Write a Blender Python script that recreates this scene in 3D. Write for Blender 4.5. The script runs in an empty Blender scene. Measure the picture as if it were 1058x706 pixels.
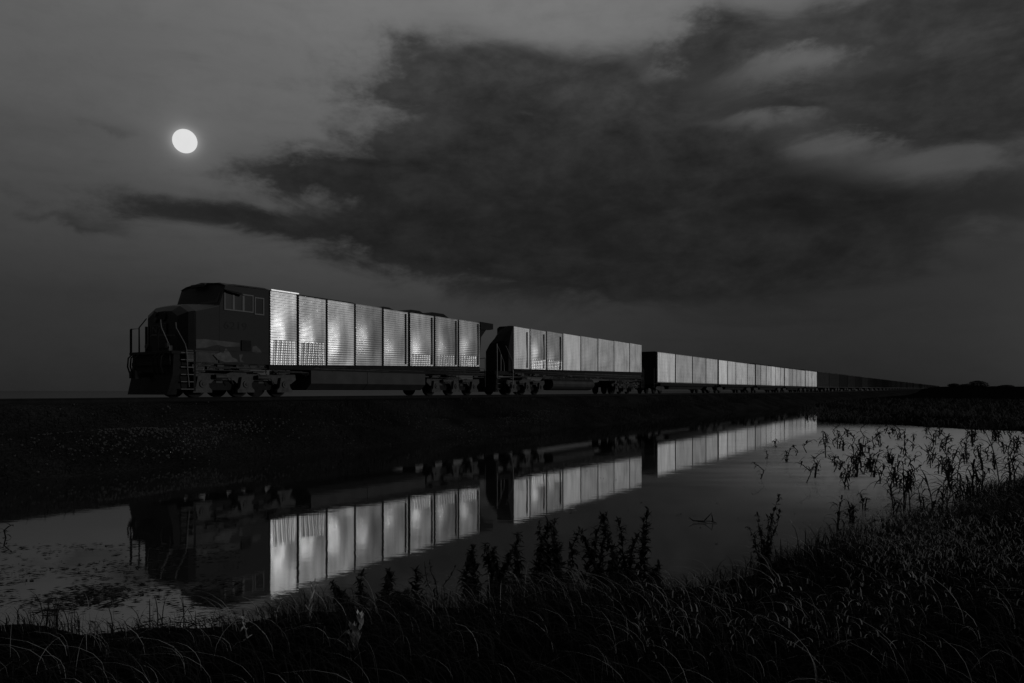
import bpy, math, random
import numpy as np
from mathutils import Vector, Matrix

# ------------------------------------------------------------------ camera, sky, sun, exposure
SC = bpy.context.scene
COL = SC.collection
R = math.radians
F = 722.0 / 1058.0            # focal length / picture width
EYE = 2.3
SUN_AZ, SUN_EL = R(97), R(9)  # clockwise from +Y

cd = bpy.data.cameras.new('camera')
cam = bpy.data.objects.new('camera', cd); COL.objects.link(cam)
cam.location = (0, 0, EYE); cam.rotation_euler = (R(90), 0, 0)
cd.sensor_fit = 'HORIZONTAL'; cd.sensor_width = 36; cd.lens = 36 * F
cd.shift_y = 51.0 / 1058.0
cd.clip_start = 0.05; cd.clip_end = 60000
SC.camera = cam

SC.view_settings.view_transform = 'Standard'
SC.view_settings.look = 'None'
SC.view_settings.exposure = 0
SC.view_settings.gamma = 1
SC.view_settings.use_curve_mapping = False
SC.render.engine = 'CYCLES'
SC.cycles.use_denoising = True
SC.cycles.max_bounces = 5
SC.cycles.glossy_bounces = 3
SC.cycles.diffuse_bounces = 2
SC.cycles.caustics_reflective = False
SC.cycles.caustics_refractive = False

def deg_of(px, py):
    """azimuth / elevation in degrees of a direction"""
    az = math.atan((px - 529) / 722.0)
    el = math.atan((404 - py) / 722.0 * math.cos(az))
    return math.degrees(az), math.degrees(el)

world = bpy.data.worlds.new('World'); SC.world = world
world.use_nodes = True
wt = world.node_tree; wt.nodes.clear()
class NT:
    def __init__(s, t): s.t = t
    def n(s, typ, **kw):
        nd = s.t.nodes.new(typ)
        for k, v in kw.items(): setattr(nd, k, v)
        return nd
    def set(s, sock, v):
        if isinstance(v, bpy.types.NodeSocket): s.t.links.new(v, sock)
        else: sock.default_value = v
    def m(s, op, a, b=None, c=None, clamp=False):
        nd = s.n('ShaderNodeMath', operation=op, use_clamp=clamp)
        s.set(nd.inputs[0], a)
        if b is not None: s.set(nd.inputs[1], b)
        if c is not None: s.set(nd.inputs[2], c)
        return nd.outputs[0]
    def sstep(s, x, lo, hi, a=0.0, b=1.0):
        nd = s.n('ShaderNodeMapRange', interpolation_type='SMOOTHSTEP')
        s.set(nd.inputs[0], x); s.set(nd.inputs[1], lo); s.set(nd.inputs[2], hi)
        s.set(nd.inputs[3], a); s.set(nd.inputs[4], b)
        return nd.outputs[0]
    def lin(s, x, lo, hi, a=0.0, b=1.0):
        nd = s.n('ShaderNodeMapRange')
        s.set(nd.inputs[0], x); s.set(nd.inputs[1], lo); s.set(nd.inputs[2], hi)
        s.set(nd.inputs[3], a); s.set(nd.inputs[4], b)
        return nd.outputs[0]
    def noise(s, vec, scale, detail=4, rough=0.5, dist=0.0, dims='3D'):
        nd = s.n('ShaderNodeTexNoise', noise_dimensions=dims)
        if vec is not None: s.t.links.new(vec, nd.inputs['Vector'])
        nd.inputs['Scale'].default_value = scale; nd.inputs['Detail'].default_value = detail
        nd.inputs['Roughness'].default_value = rough; nd.inputs['Distortion'].default_value = dist
        return nd.outputs[0]
W = NT(wt)
tc = W.n('ShaderNodeTexCoord')
sep = W.n('ShaderNodeSeparateXYZ'); wt.links.new(tc.outputs['Generated'], sep.inputs[0])
dx, dy, dz = sep.outputs
az = W.m('MULTIPLY', W.m('ARCTAN2', dx, dy), 180 / math.pi)
el = W.m('MULTIPLY', W.m('ARCSINE', dz), 180 / math.pi)
# warped cloud coordinates (stretched along the horizon)
cmb = W.n('ShaderNodeCombineXYZ')
wt.links.new(W.m('MULTIPLY', az, 0.5), cmb.inputs[0]); wt.links.new(W.m('MULTIPLY', el, 1.3), cmb.inputs[1])
nA = W.noise(cmb.outputs[0], 0.20, 9, 0.60, 0.6)
cmb2 = W.n('ShaderNodeCombineXYZ')
wt.links.new(W.m('MULTIPLY', az, .85), cmb2.inputs[0]); wt.links.new(W.m('MULTIPLY', el, 1.45), cmb2.inputs[1]); cmb2.inputs[2].default_value = 7.3
nB = W.noise(cmb2.outputs[0], 0.45, 8, 0.62)
nC = W.noise(cmb2.outputs[0], 0.09, 3, 0.5)
azw = W.m('ADD', az, W.m('MULTIPLY', W.m('SUBTRACT', nB, 0.5), 6.0))
elw = W.m('ADD', el, W.m('MULTIPLY', W.m('SUBTRACT', nA, 0.5), 5.0))
def blob(px, py, rx, ry, k):
    a, e = deg_of(px, py)
    a1, _ = deg_of(px + rx, py); _, e1 = deg_of(px, py - ry)
    X = W.m('DIVIDE', W.m('SUBTRACT', azw, a), abs(a1 - a)); Y = W.m('DIVIDE', W.m('SUBTRACT', elw, e), abs(e1 - e))
    d = W.m('ADD', W.m('MULTIPLY', X, X), W.m('MULTIPLY', Y, Y))
    return W.m('MULTIPLY', W.m('EXPONENT', W.m('MULTIPLY', d, -0.9)), k)
BL = [(470,68,70,34,1.0), (565,85,115,32,.95), (430,97,60,13,.7), (455,155,80,26,1.0), (570,170,150,70,1.1), (710,195,200,85,1.2),
      (325,182,72,16,1.0), (430,202,90,26,1.0), (235,222,120,13,1.1), (75,232,60,7,.5), (150,228,60,7,.35), (400,247,65,20,.9), (520,265,120,28,1.05),
      (700,285,170,30,1.15), (870,270,95,27,1.05), (880,225,150,30,.8), (700,132,80,8,-.2), (820,178,120,8,-.12), (560,128,70,6,-.3), (900,18,165,28,1.05), (1000,92,110,36,1.1), (740,45,45,34,.85),
      (840,97,70,13,.7), (970,118,95,26,1.1), (1050,205,70,60,.45), (1300,120,200,120,1.0), (110,131,34,8,.36), (310,150,30,6,.3), (900,325,160,6,.25), (760,335,90,5,.2), (430,330,120,6,.2), (620,100,70,20,.6),
      (665,84,26,12,-.5), (835,56,50,15,-.55), (950,45,110,24,.7), (1050,30,80,50,.6), (885,144,95,17,-.85), (980,170,80,16,-.5), (785,124,55,8,-.3), (605,12,90,24,-.6), (1000,250,40,12,-.3)]
tot = None
for b in BL:
    v = blob(*b); tot = v if tot is None else W.m('ADD', tot, v)
dens = W.m('ADD', tot, W.m('MULTIPLY', W.m('SUBTRACT', nA, 0.5), 1.1))
dens = W.m('ADD', dens, W.m('MULTIPLY', W.m('SUBTRACT', nB, 0.5), 0.95))
cloud = W.sstep(dens, -0.03, 1.0)
# a broken deck outside the photographed part of the sky
away = W.sstep(W.m('ABSOLUTE', az), 45, 70)
cloud = W.m('MAXIMUM', cloud, W.m('MULTIPLY', away, W.sstep(nC, .45, .65, 0, .6)))
# clear sky: brighter upwards and near the middle, darker to the corners; overhead, out of view, extra brightness added to light the water
g = W.m('ADD', W.m('ADD', W.sstep(el, -3, 10, .021, .042), W.lin(el, 7, 19, 0, .070)), W.m('ADD', W.lin(el, 18, 29, 0, .058), W.sstep(el, 32, 50, 0, .35)))
side = W.sstep(W.m('ABSOLUTE', W.m('ADD', az, 3)), 6, 38, 1.0, 0.74)
clear = W.m('MULTIPLY', W.m('MULTIPLY', g, side), W.m('SUBTRACT', 1.0, W.m('MULTIPLY', W.sstep(az, -8, 20, 0, .30), W.sstep(el, 8, 14, 1, 0))))
mott = W.lin(nB, .25, .75, .92, 1.08)
clear = W.m('MULTIPLY', clear, mott)
cmb3 = W.n('ShaderNodeCombineXYZ'); wt.links.new(W.m('MULTIPLY', az, .3), cmb3.inputs[0]); wt.links.new(W.m('MULTIPLY', el, 2.2), cmb3.inputs[1])
veil = W.sstep(W.noise(cmb3.outputs[0], .35, 5, .55), .50, .78, 1, .93)
clear = W.m('MULTIPLY', clear, veil)
cld = W.m('MULTIPLY', W.m('ADD', 0.0122, W.m('MULTIPLY', W.sstep(el, 12, 28), 0.024)), W.m('MULTIPLY', W.lin(nA, .3, .7, .7, 1.45), W.lin(nB, .3, .7, .75, 1.35)))
val = W.m('ADD', W.m('MULTIPLY', clear, W.m('SUBTRACT', 1.0, cloud)), W.m('MULTIPLY', cld, cloud))
# aureole round the moon
ma, me = deg_of(191, 146)
MD = Vector((math.sin(R(ma)) * math.cos(R(me)), math.cos(R(ma)) * math.cos(R(me)), math.sin(R(me))))
dot = W.n('ShaderNodeVectorMath', operation='DOT_PRODUCT'); wt.links.new(tc.outputs['Generated'], dot.inputs[0]); dot.inputs[1].default_value = MD
ang = W.m('MULTIPLY', W.m('ARCCOSINE', W.m('MINIMUM', dot.outputs['Value'], 1.0)), 180 / math.pi)
halo = W.m('ADD', W.m('MULTIPLY', W.m('EXPONENT', W.m('MULTIPLY', W.m('MAXIMUM', W.m('SUBTRACT', ang, .80), 0.0), -3.5)), .13),
           W.m('MULTIPLY', W.m('EXPONENT', W.m('MULTIPLY', ang, -.6)), .055))
val = W.m('ADD', val, halo)
# afterglow low in the west, to the right of and behind the camera
ga = W.m('DIVIDE', W.m('SUBTRACT', az, 82), 26); ge = W.m('DIVIDE', W.m('SUBTRACT', el, 4), 9)
glow = W.m('EXPONENT', W.m('MULTIPLY', W.m('ADD', W.m('MULTIPLY', ga, ga), W.m('MULTIPLY', ge, ge)), -1.0))
val = W.m('ADD', val, W.m('MULTIPLY', glow, 0.30))
ns = W.n('ShaderNodeTexSky', sky_type='NISHITA', sun_disc=False)
ns.sun_elevation = SUN_EL; ns.sun_rotation = SUN_AZ
bw = W.n('ShaderNodeRGBToBW'); wt.links.new(ns.outputs[0], bw.inputs[0])
val = W.m('ADD', W.m('MULTIPLY', val, 1 / 0.05), W.m('MULTIPLY', bw.outputs[0], 0.02))
bg = W.n('ShaderNodeBackground'); bg.inputs['Strength'].default_value = 0.05
wt.links.new(val, bg.inputs['Color'])
wo = W.n('ShaderNodeOutputWorld'); wt.links.new(bg.outputs[0], wo.inputs['Surface'])
world.cycles.sampling_method = 'MANUAL'; world.cycles.sample_map_resolution = 512

sl = bpy.data.lights.new('sun', 'SUN'); sl.energy = 0.85; sl.angle = R(5); sl.color = (1, 1, 1)
so = bpy.data.objects.new('sun', sl); COL.objects.link(so)
sd = Vector((math.sin(SUN_AZ) * math.cos(SUN_EL), math.cos(SUN_AZ) * math.cos(SUN_EL), math.sin(SUN_EL)))
so.rotation_euler = sd.to_track_quat('Z', 'Y').to_euler()

# ------------------------------------------------------------------ materials
def mat(name, col, rough=.6, metal=0.0, var=0.25, scale=3.0, bump=0.0, bscale=30.0, spec=0.5):
    m = bpy.data.materials.new(name); m.use_nodes = True
    t = NT(m.node_tree); p = m.node_tree.nodes['Principled BSDF']
    c = t.n('ShaderNodeTexCoord').outputs['Object']
    v = t.lin(t.noise(c, scale, 5, .6), .3, .7, col * (1 - var), col * (1 + var))
    m.node_tree.links.new(v, p.inputs['Base Color'])
    p.inputs['Roughness'].default_value = rough; p.inputs['Metallic'].default_value = metal
    p.inputs['Specular IOR Level'].default_value = spec
    if bump:
        b = t.n('ShaderNodeBump'); b.inputs['Strength'].default_value = bump; b.inputs['Distance'].default_value = .02
        t.t.links.new(t.noise(c, bscale, 5, .6), b.inputs['Height']); t.t.links.new(b.outputs[0], p.inputs['Normal'])
    return m
M = {}
M['cab'] = mat('dark_enamel', .0045, .6, 0, .2, 1.2, spec=.12)
M['nose'] = mat('nose_enamel', .005, .5, 0, .3, 2.0, spec=.12)
M['black'] = mat('sooty_steel', .005, .7, 0, .4, 4.0, spec=.08)
M['under'] = mat('oily_cast_steel', .024, .6, 0, .55, 5.0, .4, 25, spec=.15)
M['tank'] = mat('tank_paint', .020, .6, 0, .3, 1.5, .1, 8, spec=.12)
M['mark'] = mat('faded_light_paint', .03, .6, 0, .5, 3.5, spec=.15)
M['dirt'] = mat('pale_splashed_dirt', .06, .9, 0, .3, 6, spec=.1)
M['digit'] = mat('black_lettering', .003, .6, 0, .2, spec=.1)
M['pipe'] = mat('pale_handrail_paint', .06, .5, 0, .2)
M['glass'] = mat('dark_cab_glass', .003, .2, 0, .1, spec=.08)
M['lamp'] = mat('unlit_lamp_glass', .02, .6, 0, .1, spec=.1)
M['frame'] = mat('window_frame_metal', .05, .5, 0, .1, spec=.15)
M['rail'] = mat('rusty_rail_steel', .008, .8, 0, .3, spec=.05)
M['wood'] = mat('creosoted_timber', .02, .9, 0, .3)
M['hopper'] = mat('dark_hopper_steel', .03, .7, 0, .4, 1.2, spec=.1)
_t = NT(M['hopper'].node_tree); _p = M['hopper'].node_tree.nodes['Principled BSDF']; _l = _p.inputs['Base Color'].links[0].from_socket
_t.t.links.new(_t.m('MULTIPLY', _l, _t.lin(_t.n('ShaderNodeObjectInfo').outputs['Random'], 0, 1, .35, 1.9)), _p.inputs['Base Color'])
M['panelback'] = mat('panel_seam_steel', .02, .6, .3, .3)

def panel_mat(name, col, rough, mamp, metal, bstr):
    m = bpy.data.materials.new(name); m.use_nodes = True
    t = NT(m.node_tree); p = m.node_tree.nodes['Principled BSDF']
    oi = t.n('ShaderNodeObjectInfo')
    c = t.n('ShaderNodeTexCoord').outputs['Object']
    off = t.n('ShaderNodeVectorMath', operation='ADD'); t.t.links.new(c, off.inputs[0])
    cx = t.n('ShaderNodeCombineXYZ'); t.t.links.new(t.m('MULTIPLY', oi.outputs['Random'], 50.0), cx.inputs[0]); t.t.links.new(t.m('MULTIPLY', oi.outputs['Random'], 31.0), cx.inputs[2])
    t.t.links.new(cx.outputs[0], off.inputs[1])
    n1 = t.noise(off.outputs[0], .8, 3, .5); n2 = t.noise(off.outputs[0], 14, 4, .6)
    k = t.m('MULTIPLY', t.lin(n2, .3, .7, 1 - mamp, 1 + mamp), col)
    mp_ = t.n('ShaderNodeMapping'); t.t.links.new(off.outputs[0], mp_.inputs[0]); mp_.inputs['Scale'].default_value = (1.6, 1, .18)
    k = t.m('MULTIPLY', k, t.lin(t.noise(mp_.outputs[0], 1.3, 4, .6), .3, .7, .62, 1.12))
    k = t.m('MULTIPLY', k, t.lin(oi.outputs['Random'], 0, 1, .6, 1.28))
    t.t.links.new(k, p.inputs['Base Color'])
    t.t.links.new(t.lin(n1, .3, .7, rough * .85, rough * 1.3), p.inputs['Roughness'])
    p.inputs['Metallic'].default_value = metal
    b = t.n('ShaderNodeBump'); b.inputs['Strength'].default_value = 1; b.inputs['Distance'].default_value = bstr
    t.t.links.new(n1, b.inputs['Height']); t.t.links.new(b.outputs[0], p.inputs['Normal'])
    return m
M['panel'] = panel_mat('galvanised_corrugated_steel', .62, .33, .08, .68, .007)
M['panelnew2'] = panel_mat('clean_corrugated_steel', .76, .34, .06, .68, .007)  # same sheet, stronger reflected glow painted in as a lighter colour
M['paneldull'] = panel_mat('dull_corrugated_steel', .46, .34, .10, .66, .007)  # same sheet, weaker reflected glow painted in as a darker colour
M['panelnew'] = panel_mat('new_bright_galvanised_sheet', 1.0, .5, .04, .1, .006)  # sheet colour raised to paint in the strongest panel glow
M['panel2'] = panel_mat('galvanised_wagon_sheet', .68, .45, .06, .45, .006)

def ground_mat(name, col, scale, bump):
    m = bpy.data.materials.new(name); m.use_nodes = True
    t = NT(m.node_tree); p = m.node_tree.nodes['Principled BSDF']
    c = t.n('ShaderNodeTexCoord').outputs['Object']
    n1 = t.noise(c, scale, 8, .65); n2 = t.noise(c, .35, 4, .5)
    v = t.n('ShaderNodeTexVoronoi'); v.inputs['Scale'].default_value = scale * 1.5; t.t.links.new(c, v.inputs['Vector'])
    k = t.m('MULTIPLY', t.lin(n1, .3, .7, .4, 1.7), t.lin(n2, .3, .7, .5, 1.5))
    t.t.links.new(t.m('MULTIPLY', k, col), p.inputs['Base Color'])
    p.inputs['Roughness'].default_value = .95; p.inputs['Specular IOR Level'].default_value = 0
    b = t.n('ShaderNodeBump'); b.inputs['Strength'].default_value = bump; b.inputs['Distance'].default_value = .06
    t.t.links.new(t.m('ADD', n1, v.outputs['Distance']), b.inputs['Height']); t.t.links.new(b.outputs[0], p.inputs['Normal'])
    return m
M['ballast'] = ground_mat('coal_dusted_gravel', .008, 9, .9)
M['soil'] = ground_mat('wet_dark_soil', .002, 6, .6)
M['stone'] = mat('pale_ballast_stone', .010, .9, 0, .6, 4)
M['grass'] = mat('dusky_grass', .0036, .8, 0, .6, 1.2, spec=.1)
M['culm'] = mat('dry_grass_stalk', .13, .7, 0, .7, 3, spec=.2)
M['weed'] = mat('dark_weed_leaf', .010, .9, 0, .4, 6, spec=.05)
M['reed'] = mat('dead_stubble_leaf', .008, .9, 0, .4, 6, spec=.05)
M['herb'] = mat('dull_pale_leaf', .11, .8, 0, .6, 3, spec=.1)
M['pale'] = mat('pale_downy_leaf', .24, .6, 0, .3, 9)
M['crop'] = mat('dusky_crop_leaf', .018, .8, 0, .5, .7, spec=.08)
M['scum'] = mat('floating_rot_leaf', .006, .9, 0, .4, 6, spec=.1)

mw = bpy.data.materials.new('still_floodwater'); mw.use_nodes = True; mw.node_tree.nodes.clear(); t = NT(mw.node_tree)
c = t.n('ShaderNodeTexCoord').outputs['Object']
mp = t.n('ShaderNodeMapping'); t.t.links.new(c, mp.inputs[0]); mp.inputs['Scale'].default_value = (.6, 1.6, 1)
n1 = t.noise(mp.outputs[0], 5, 3, .5); n2 = t.noise(mp.outputs[0], .6, 2, .5)
bp = t.n('ShaderNodeBump'); bp.inputs['Strength'].default_value = .5; bp.inputs['Distance'].default_value = .0011
t.t.links.new(t.m('ADD', n1, t.m('MULTIPLY', n2, 3)), bp.inputs['Height'])
gl = t.n('ShaderNodeBsdfGlossy'); gl.inputs['Color'].default_value = (.79, .79, .79, 1); gl.inputs['Roughness'].default_value = .025
df = t.n('ShaderNodeBsdfDiffuse'); 
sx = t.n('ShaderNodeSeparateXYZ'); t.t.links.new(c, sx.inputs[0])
pale_lift = t.m('MULTIPLY', t.sstep(t.m('ADD', t.m('MULTIPLY_ADD', sx.outputs[1], -.32, sx.outputs[0]), t.m('MULTIPLY', n2, 3)), -2.5, 6.5), t.m('MULTIPLY', t.sstep(sx.outputs[1], 8, 20), t.sstep(sx.outputs[1], 40, 52, 1, 0)))  # right-hand water coloured paler to stand in for its brighter reflection
t.t.links.new(t.m('MULTIPLY_ADD', pale_lift, .62, .015), df.inputs['Color'])
fr = t.n('ShaderNodeFresnel'); fr.inputs['IOR'].default_value = 1.4
for nd in (gl, df, fr): t.t.links.new(bp.outputs[0], nd.inputs['Normal'])
mx = t.n('ShaderNodeMixShader'); t.t.links.new(t.m('MULTIPLY', t.lin(fr.outputs[0], 0, .75, .50, 1.0), t.m('MULTIPLY_ADD', pale_lift, -.45, 1.0)), mx.inputs[0])
t.t.links.new(df.outputs[0], mx.inputs[1]); t.t.links.new(gl.outputs[0], mx.inputs[2])
ou = t.n('ShaderNodeOutputMaterial'); t.t.links.new(mx.outputs[0], ou.inputs[0])
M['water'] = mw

mm = bpy.data.materials.new('moon_surface'); mm.use_nodes = True; mm.node_tree.nodes.clear(); t = NT(mm.node_tree)
c = t.n('ShaderNodeTexCoord').outputs['Object']
em = t.n('ShaderNodeEmission'); t.t.links.new(t.lin(t.noise(c, .004, 3, .5), 0, 1, .71, .77), em.inputs['Color'])
ou = t.n('ShaderNodeOutputMaterial'); t.t.links.new(em.outputs[0], ou.inputs[0])
M['moon'] = mm

# ------------------------------------------------------------------ mesh helpers
class MB:
    def __init__(s): s.v = []; s.f = []
    def add(s, vs, fs):
        n = len(s.v); s.v += [tuple(v) for v in vs]; s.f += [tuple(i + n for i in f) for f in fs]; return s
    def box(s, x0, x1, y0, y1, z0, z1, b=0.0):
        if b <= 0:
            return s.add([(x, y, z) for x in (x0, x1) for y in (y0, y1) for z in (z0, z1)],
                         [(0,1,3,2), (4,6,7,5), (0,4,5,1), (2,3,7,6), (0,2,6,4), (1,5,7,3)])
        pr = [(x0 + b, z0), (x1 - b, z0), (x1, z0 + b), (x1, z1 - b), (x1 - b, z1), (x0 + b, z1), (x0, z1 - b), (x0, z0 + b)]
        return s.prism(pr, y0, y1)
    def prism(s, xz, y0, y1):
        n = len(xz)
        vs = [(x, y0, z) for x, z in xz] + [(x, y1, z) for x, z in xz]
        fs = [tuple(range(n)), tuple(range(2 * n - 1, n - 1, -1))] + [(i, i + n, (i + 1) % n + n, (i + 1) % n) for i in range(n)]
        return s.add(vs, fs)
    def loft(s, rings):
        n = len(rings[0]); vs = [p for r in rings for p in r]; fs = []
        for k in range(len(rings) - 1):
            for i in range(n):
                j = (i + 1) % n
                fs.append((k * n + i, k * n + j, (k + 1) * n + j, (k + 1) * n + i))
        fs.append(tuple(range(n))[::-1]); fs.append(tuple((len(rings) - 1) * n + i for i in range(n)))
        return s.add(vs, fs)
    def cyl(s, p, q, r0, r1=None, n=16):
        r1 = r0 if r1 is None else r1
        p = Vector(p); q = Vector(q); d = (q - p).normalized()
        a = d.orthogonal().normalized(); b = d.cross(a)
        ring = lambda c, r: [c + a * math.cos(2 * math.pi * i / n) * r + b * math.sin(2 * math.pi * i / n) * r for i in range(n)]
        return s.loft([ring(p, r0), ring(q, r1)])
    def tube(s, pts, r, n=6):
        pts = [Vector(p) for p in pts]; rings = []
        up = Vector((.31, .77, .55)).normalized()
        for i, p in enumerate(pts):
            d = (pts[min(i + 1, len(pts) - 1)] - pts[max(i - 1, 0)]).normalized()
            a = d.cross(up).normalized(); b = d.cross(a)
            rr = r[i] if isinstance(r, (list, tuple)) else r
            rings.append([p + a * math.cos(2 * math.pi * k / n) * rr + b * math.sin(2 * math.pi * k / n) * rr for k in range(n)])
        return s.loft(rings)
    def build(s, name, m, parent=None, smooth=False):
        me = bpy.data.meshes.new(name); me.from_pydata(s.v, [], s.f); me.update()
        me.materials.append(m)
        if hasattr(s, 'nsm'): me.polygons.foreach_set('use_smooth', [i < s.nsm for i in range(len(me.polygons))])
        if smooth: me.polygons.foreach_set('use_smooth', [True] * len(me.polygons))
        o = bpy.data.objects.new(name, me); COL.objects.link(o)
        if parent is not None: o.parent = parent
        return o
def tag(o, label=None, cat=None, group=None, kind=None):
    if label: o['label'] = label
    if cat: o['category'] = cat
    if group: o['group'] = group
    if kind: o['kind'] = kind
    return o
def empty(name, loc=(0, 0, 0), rz=0):
    o = bpy.data.objects.new(name, None); COL.objects.link(o); o.location = loc; o.rotation_euler = (0, 0, rz)
    o.empty_display_size = .3
    return o
def fast_mesh(name, co, faces4, mats, midx=None, parent=None):
    me = bpy.data.meshes.new(name)
    me.vertices.add(len(co)); me.vertices.foreach_set('co', np.asarray(co, np.float32).ravel())
    nf = len(faces4); me.loops.add(nf * 4); me.loops.foreach_set('vertex_index', np.asarray(faces4, np.int32).ravel())
    me.polygons.add(nf); me.polygons.foreach_set('loop_start', np.arange(0, nf * 4, 4, dtype=np.int32))
    for m in mats: me.materials.append(m)
    if midx is not None: me.polygons.foreach_set('material_index', np.asarray(midx, np.int32))
    me.update(calc_edges=True); me.validate()
    o = bpy.data.objects.new(name, me); COL.objects.link(o)
    if parent is not None: o.parent = parent
    return o
def grid_mesh(name, P, m, smooth=True):
    ny, nx = P.shape[:2]
    idx = np.arange(ny * nx).reshape(ny, nx)
    f = np.stack([idx[:-1, :-1], idx[:-1, 1:], idx[1:, 1:], idx[1:, :-1]], -1).reshape(-1, 4)
    o = fast_mesh(name, P.reshape(-1, 3), f, [m])
    if smooth: o.data.polygons.foreach_set('use_smooth', [True] * len(o.data.polygons))
    return o
rng = np.random.default_rng(5)
def fbm(x, y, seed=0, octs=4):
    x = np.asarray(x, float); y = np.asarray(y, float); r = np.zeros(np.broadcast(x, y).shape); a = 1.0; q = np.random.default_rng(seed)
    for _ in range(octs):
        for _ in range(3):
            th = q.uniform(0, 6.28); fq = q.uniform(.7, 1.4); ph = q.uniform(0, 6.28)
            r = r + a * np.sin((x * math.cos(th) + y * math.sin(th)) * fq * 2.0 ** _o[0] + ph) / 3
        a *= .5; _o[0] += 1
    _o[0] = 0
    return r
_o = [0]

# ------------------------------------------------------------------ track line
P0 = Vector((-16.27, 22.2)); D = Vector((.539, .842)); N = Vector((.842, -.539))   # N points to the camera's side
HEAD = math.atan2(D.y, D.x)
RAILZ = 2.03
def rise(u): return np.maximum(0, np.asarray(u, float) - 150) * .003
def on_track(u, v, z=0.0):
    p = P0 + D * u + N * v
    return (p.x, p.y, z)
def at(px, py, z=0.0):
    y = 722.0 * (EYE - z) / (py - 404.0)
    return Vector(((px - 529) / 722.0 * y, y, z))

# ------------------------------------------------------------------ setting
MB().add([(-9000, -300, -.9), (9000, -300, -.9), (9000, 9000, -.9), (-9000, 9000, -.9)], [(0, 1, 2, 3)]).build('ground', M['soil'])['kind'] = 'structure'
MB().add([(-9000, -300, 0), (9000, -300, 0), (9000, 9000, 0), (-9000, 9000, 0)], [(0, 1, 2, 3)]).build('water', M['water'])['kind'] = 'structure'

# embankment
vs_ = np.array([-14, -11, -8, -6.3, -5, -4.4, -3.9, -3.2, -2.3, -1.55, -.8, -.1, .5, .9, 1.3, 1.8, 2.3, 2.8, 3.3, 3.8, 4.3, 4.8, 5.2, 5.6, 6.1, 7, 9])
zs_ = np.array([-.8, -.5, .2, .9, 1.45, 1.72, 1.84, 1.86, 1.86, 1.86, 1.86, 1.86, 1.83, 1.62, 1.38, 1.15, 1.02, .96, .86, .68, .45, .24, .08, -.07, -.3, -.6, -.9])
us_ = np.concatenate([np.arange(-90, 60, .35), np.arange(60, 160, 1.0), np.arange(160, 1500, 10)])
vf = np.concatenate([np.linspace(-14, 0, 20), np.arange(.2, 7, .2), [8, 9]])
U, V = np.meshgrid(us_, vf)
Zb = np.interp(V, vs_, zs_)
slope = np.clip((V - .7) / 1.5, 0, 1)
und = fbm(U * .33, V * .8, 3, 4) * .24 * slope + fbm(U * 1.9, V * 1.9, 9, 3) * .035 * slope + .25 * slope * np.exp(-((U - 3.5 - (V - 3.6) * 2) / 2.2) ** 2 - ((V - 3.6) / .8) ** 2)
Zb = Zb + und * (Zb > -.3) + rise(U)
P = np.stack([P0.x + D.x * U + N.x * V, P0.y + D.y * U + N.y * V, Zb], -1)
emb_h = lambda u, v: np.interp(v, vs_, zs_) + (fbm(u * .33, v * .8, 3, 4) * .24 + fbm(u * 1.9, v * 1.9, 9, 3) * .035 + .25 * np.exp(-((u - 3.5 - (v - 3.6) * 2) / 2.2) ** 2 - ((v - 3.6) / .8) ** 2)) * np.clip((v - .7) / 1.5, 0, 1) + rise(u)
tag(grid_mesh('railway_embankment', P, M['ballast']), kind='structure')

# near bank
SH = np.array([(-60, 5.5), (-12, 6.1), (-4.66, 6.75), (-2.95, 6.95), (-1.3, 7.45), (.8, 8.0), (2, 8.5), (3.35, 9.0), (5.3, 10.3), (8.6, 13.2), (12, 16.6), (23, 25), (60, 44), (120, 60)])
def shore(x): return np.interp(x, SH[:, 0], SH[:, 1]) + .18 * np.sin(x * 2.1) + .1 * np.sin(x * 5.3 + 1)
def bank_h(x, y):
    d = (shore(x) - y) * .75
    h = np.where(d > 0, .62 * (1 - np.exp(-np.maximum(d, 0) / 2.4)), np.maximum(d * .35, -.8))
    return h + .035 * fbm(x * 1.3, y * 1.3, 4, 3) * (d > -.5) + np.clip((x - 4) * .015, 0, .25) * (d > .6)
gx = np.concatenate([np.linspace(-60, -14, 24), np.arange(-13.8, 16, .25), np.linspace(16.2, 120, 90)])
gy = np.concatenate([np.linspace(-60, -2, 20), np.arange(-1.8, 20, .25), np.linspace(20.2, 70, 60)])
GX, GY = np.meshgrid(gx, gy)
tag(grid_mesh('grassy_bank', np.stack([GX, GY, bank_h(GX, GY)], -1), M['soil']), kind='structure')

# flooded crop field on the right, rising to a low ridge at the horizon
SF = np.array([(23.1, 52.5), (25.1, 49.5), (26.2, 45.5), (27.1, 41.8), (28.9, 39.6), (33.5, 36.4), (60, 34), (200, 40)])
def field_in(x, y):
    # metres inside the field shore
    a = y - np.interp(x, SF[:, 0], SF[:, 1])
    b = (x - 23.1) * .92 - (y - 52.5) * .39          # left edge runs off along the ditch beside the embankment
    return np.minimum(a * .8, b)
def field_h(x, y):
    d = field_in(x, y) + .35 * fbm(x * .5, y * .5, 8, 3)
    h = np.where(d > 0, .38 * (1 - np.exp(-np.maximum(d, 0) / 5)), np.maximum(d * .25, -.8))
    r = np.hypot(x, y)
    aa = np.degrees(np.arctan2(x, y))
    return h + np.clip((r - 350) / 500, 0, 1) ** 1.2 * np.clip((aa - 26) / 6, 0, 1) * (7.0 + 1.3 * fbm(aa * .7, r * .002, 6, 3) + .5 * fbm(aa * 6.0, r * .01, 16, 3))
fa = np.radians(np.concatenate([np.linspace(16, 62, 150), np.linspace(63, 120, 30)])); frr = np.concatenate([np.linspace(26, 70, 90), np.geomspace(71, 3000, 60)])
FA, FR = np.meshgrid(fa, frr)
FX, FY = np.sin(FA) * FR, np.cos(FA) * FR
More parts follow.
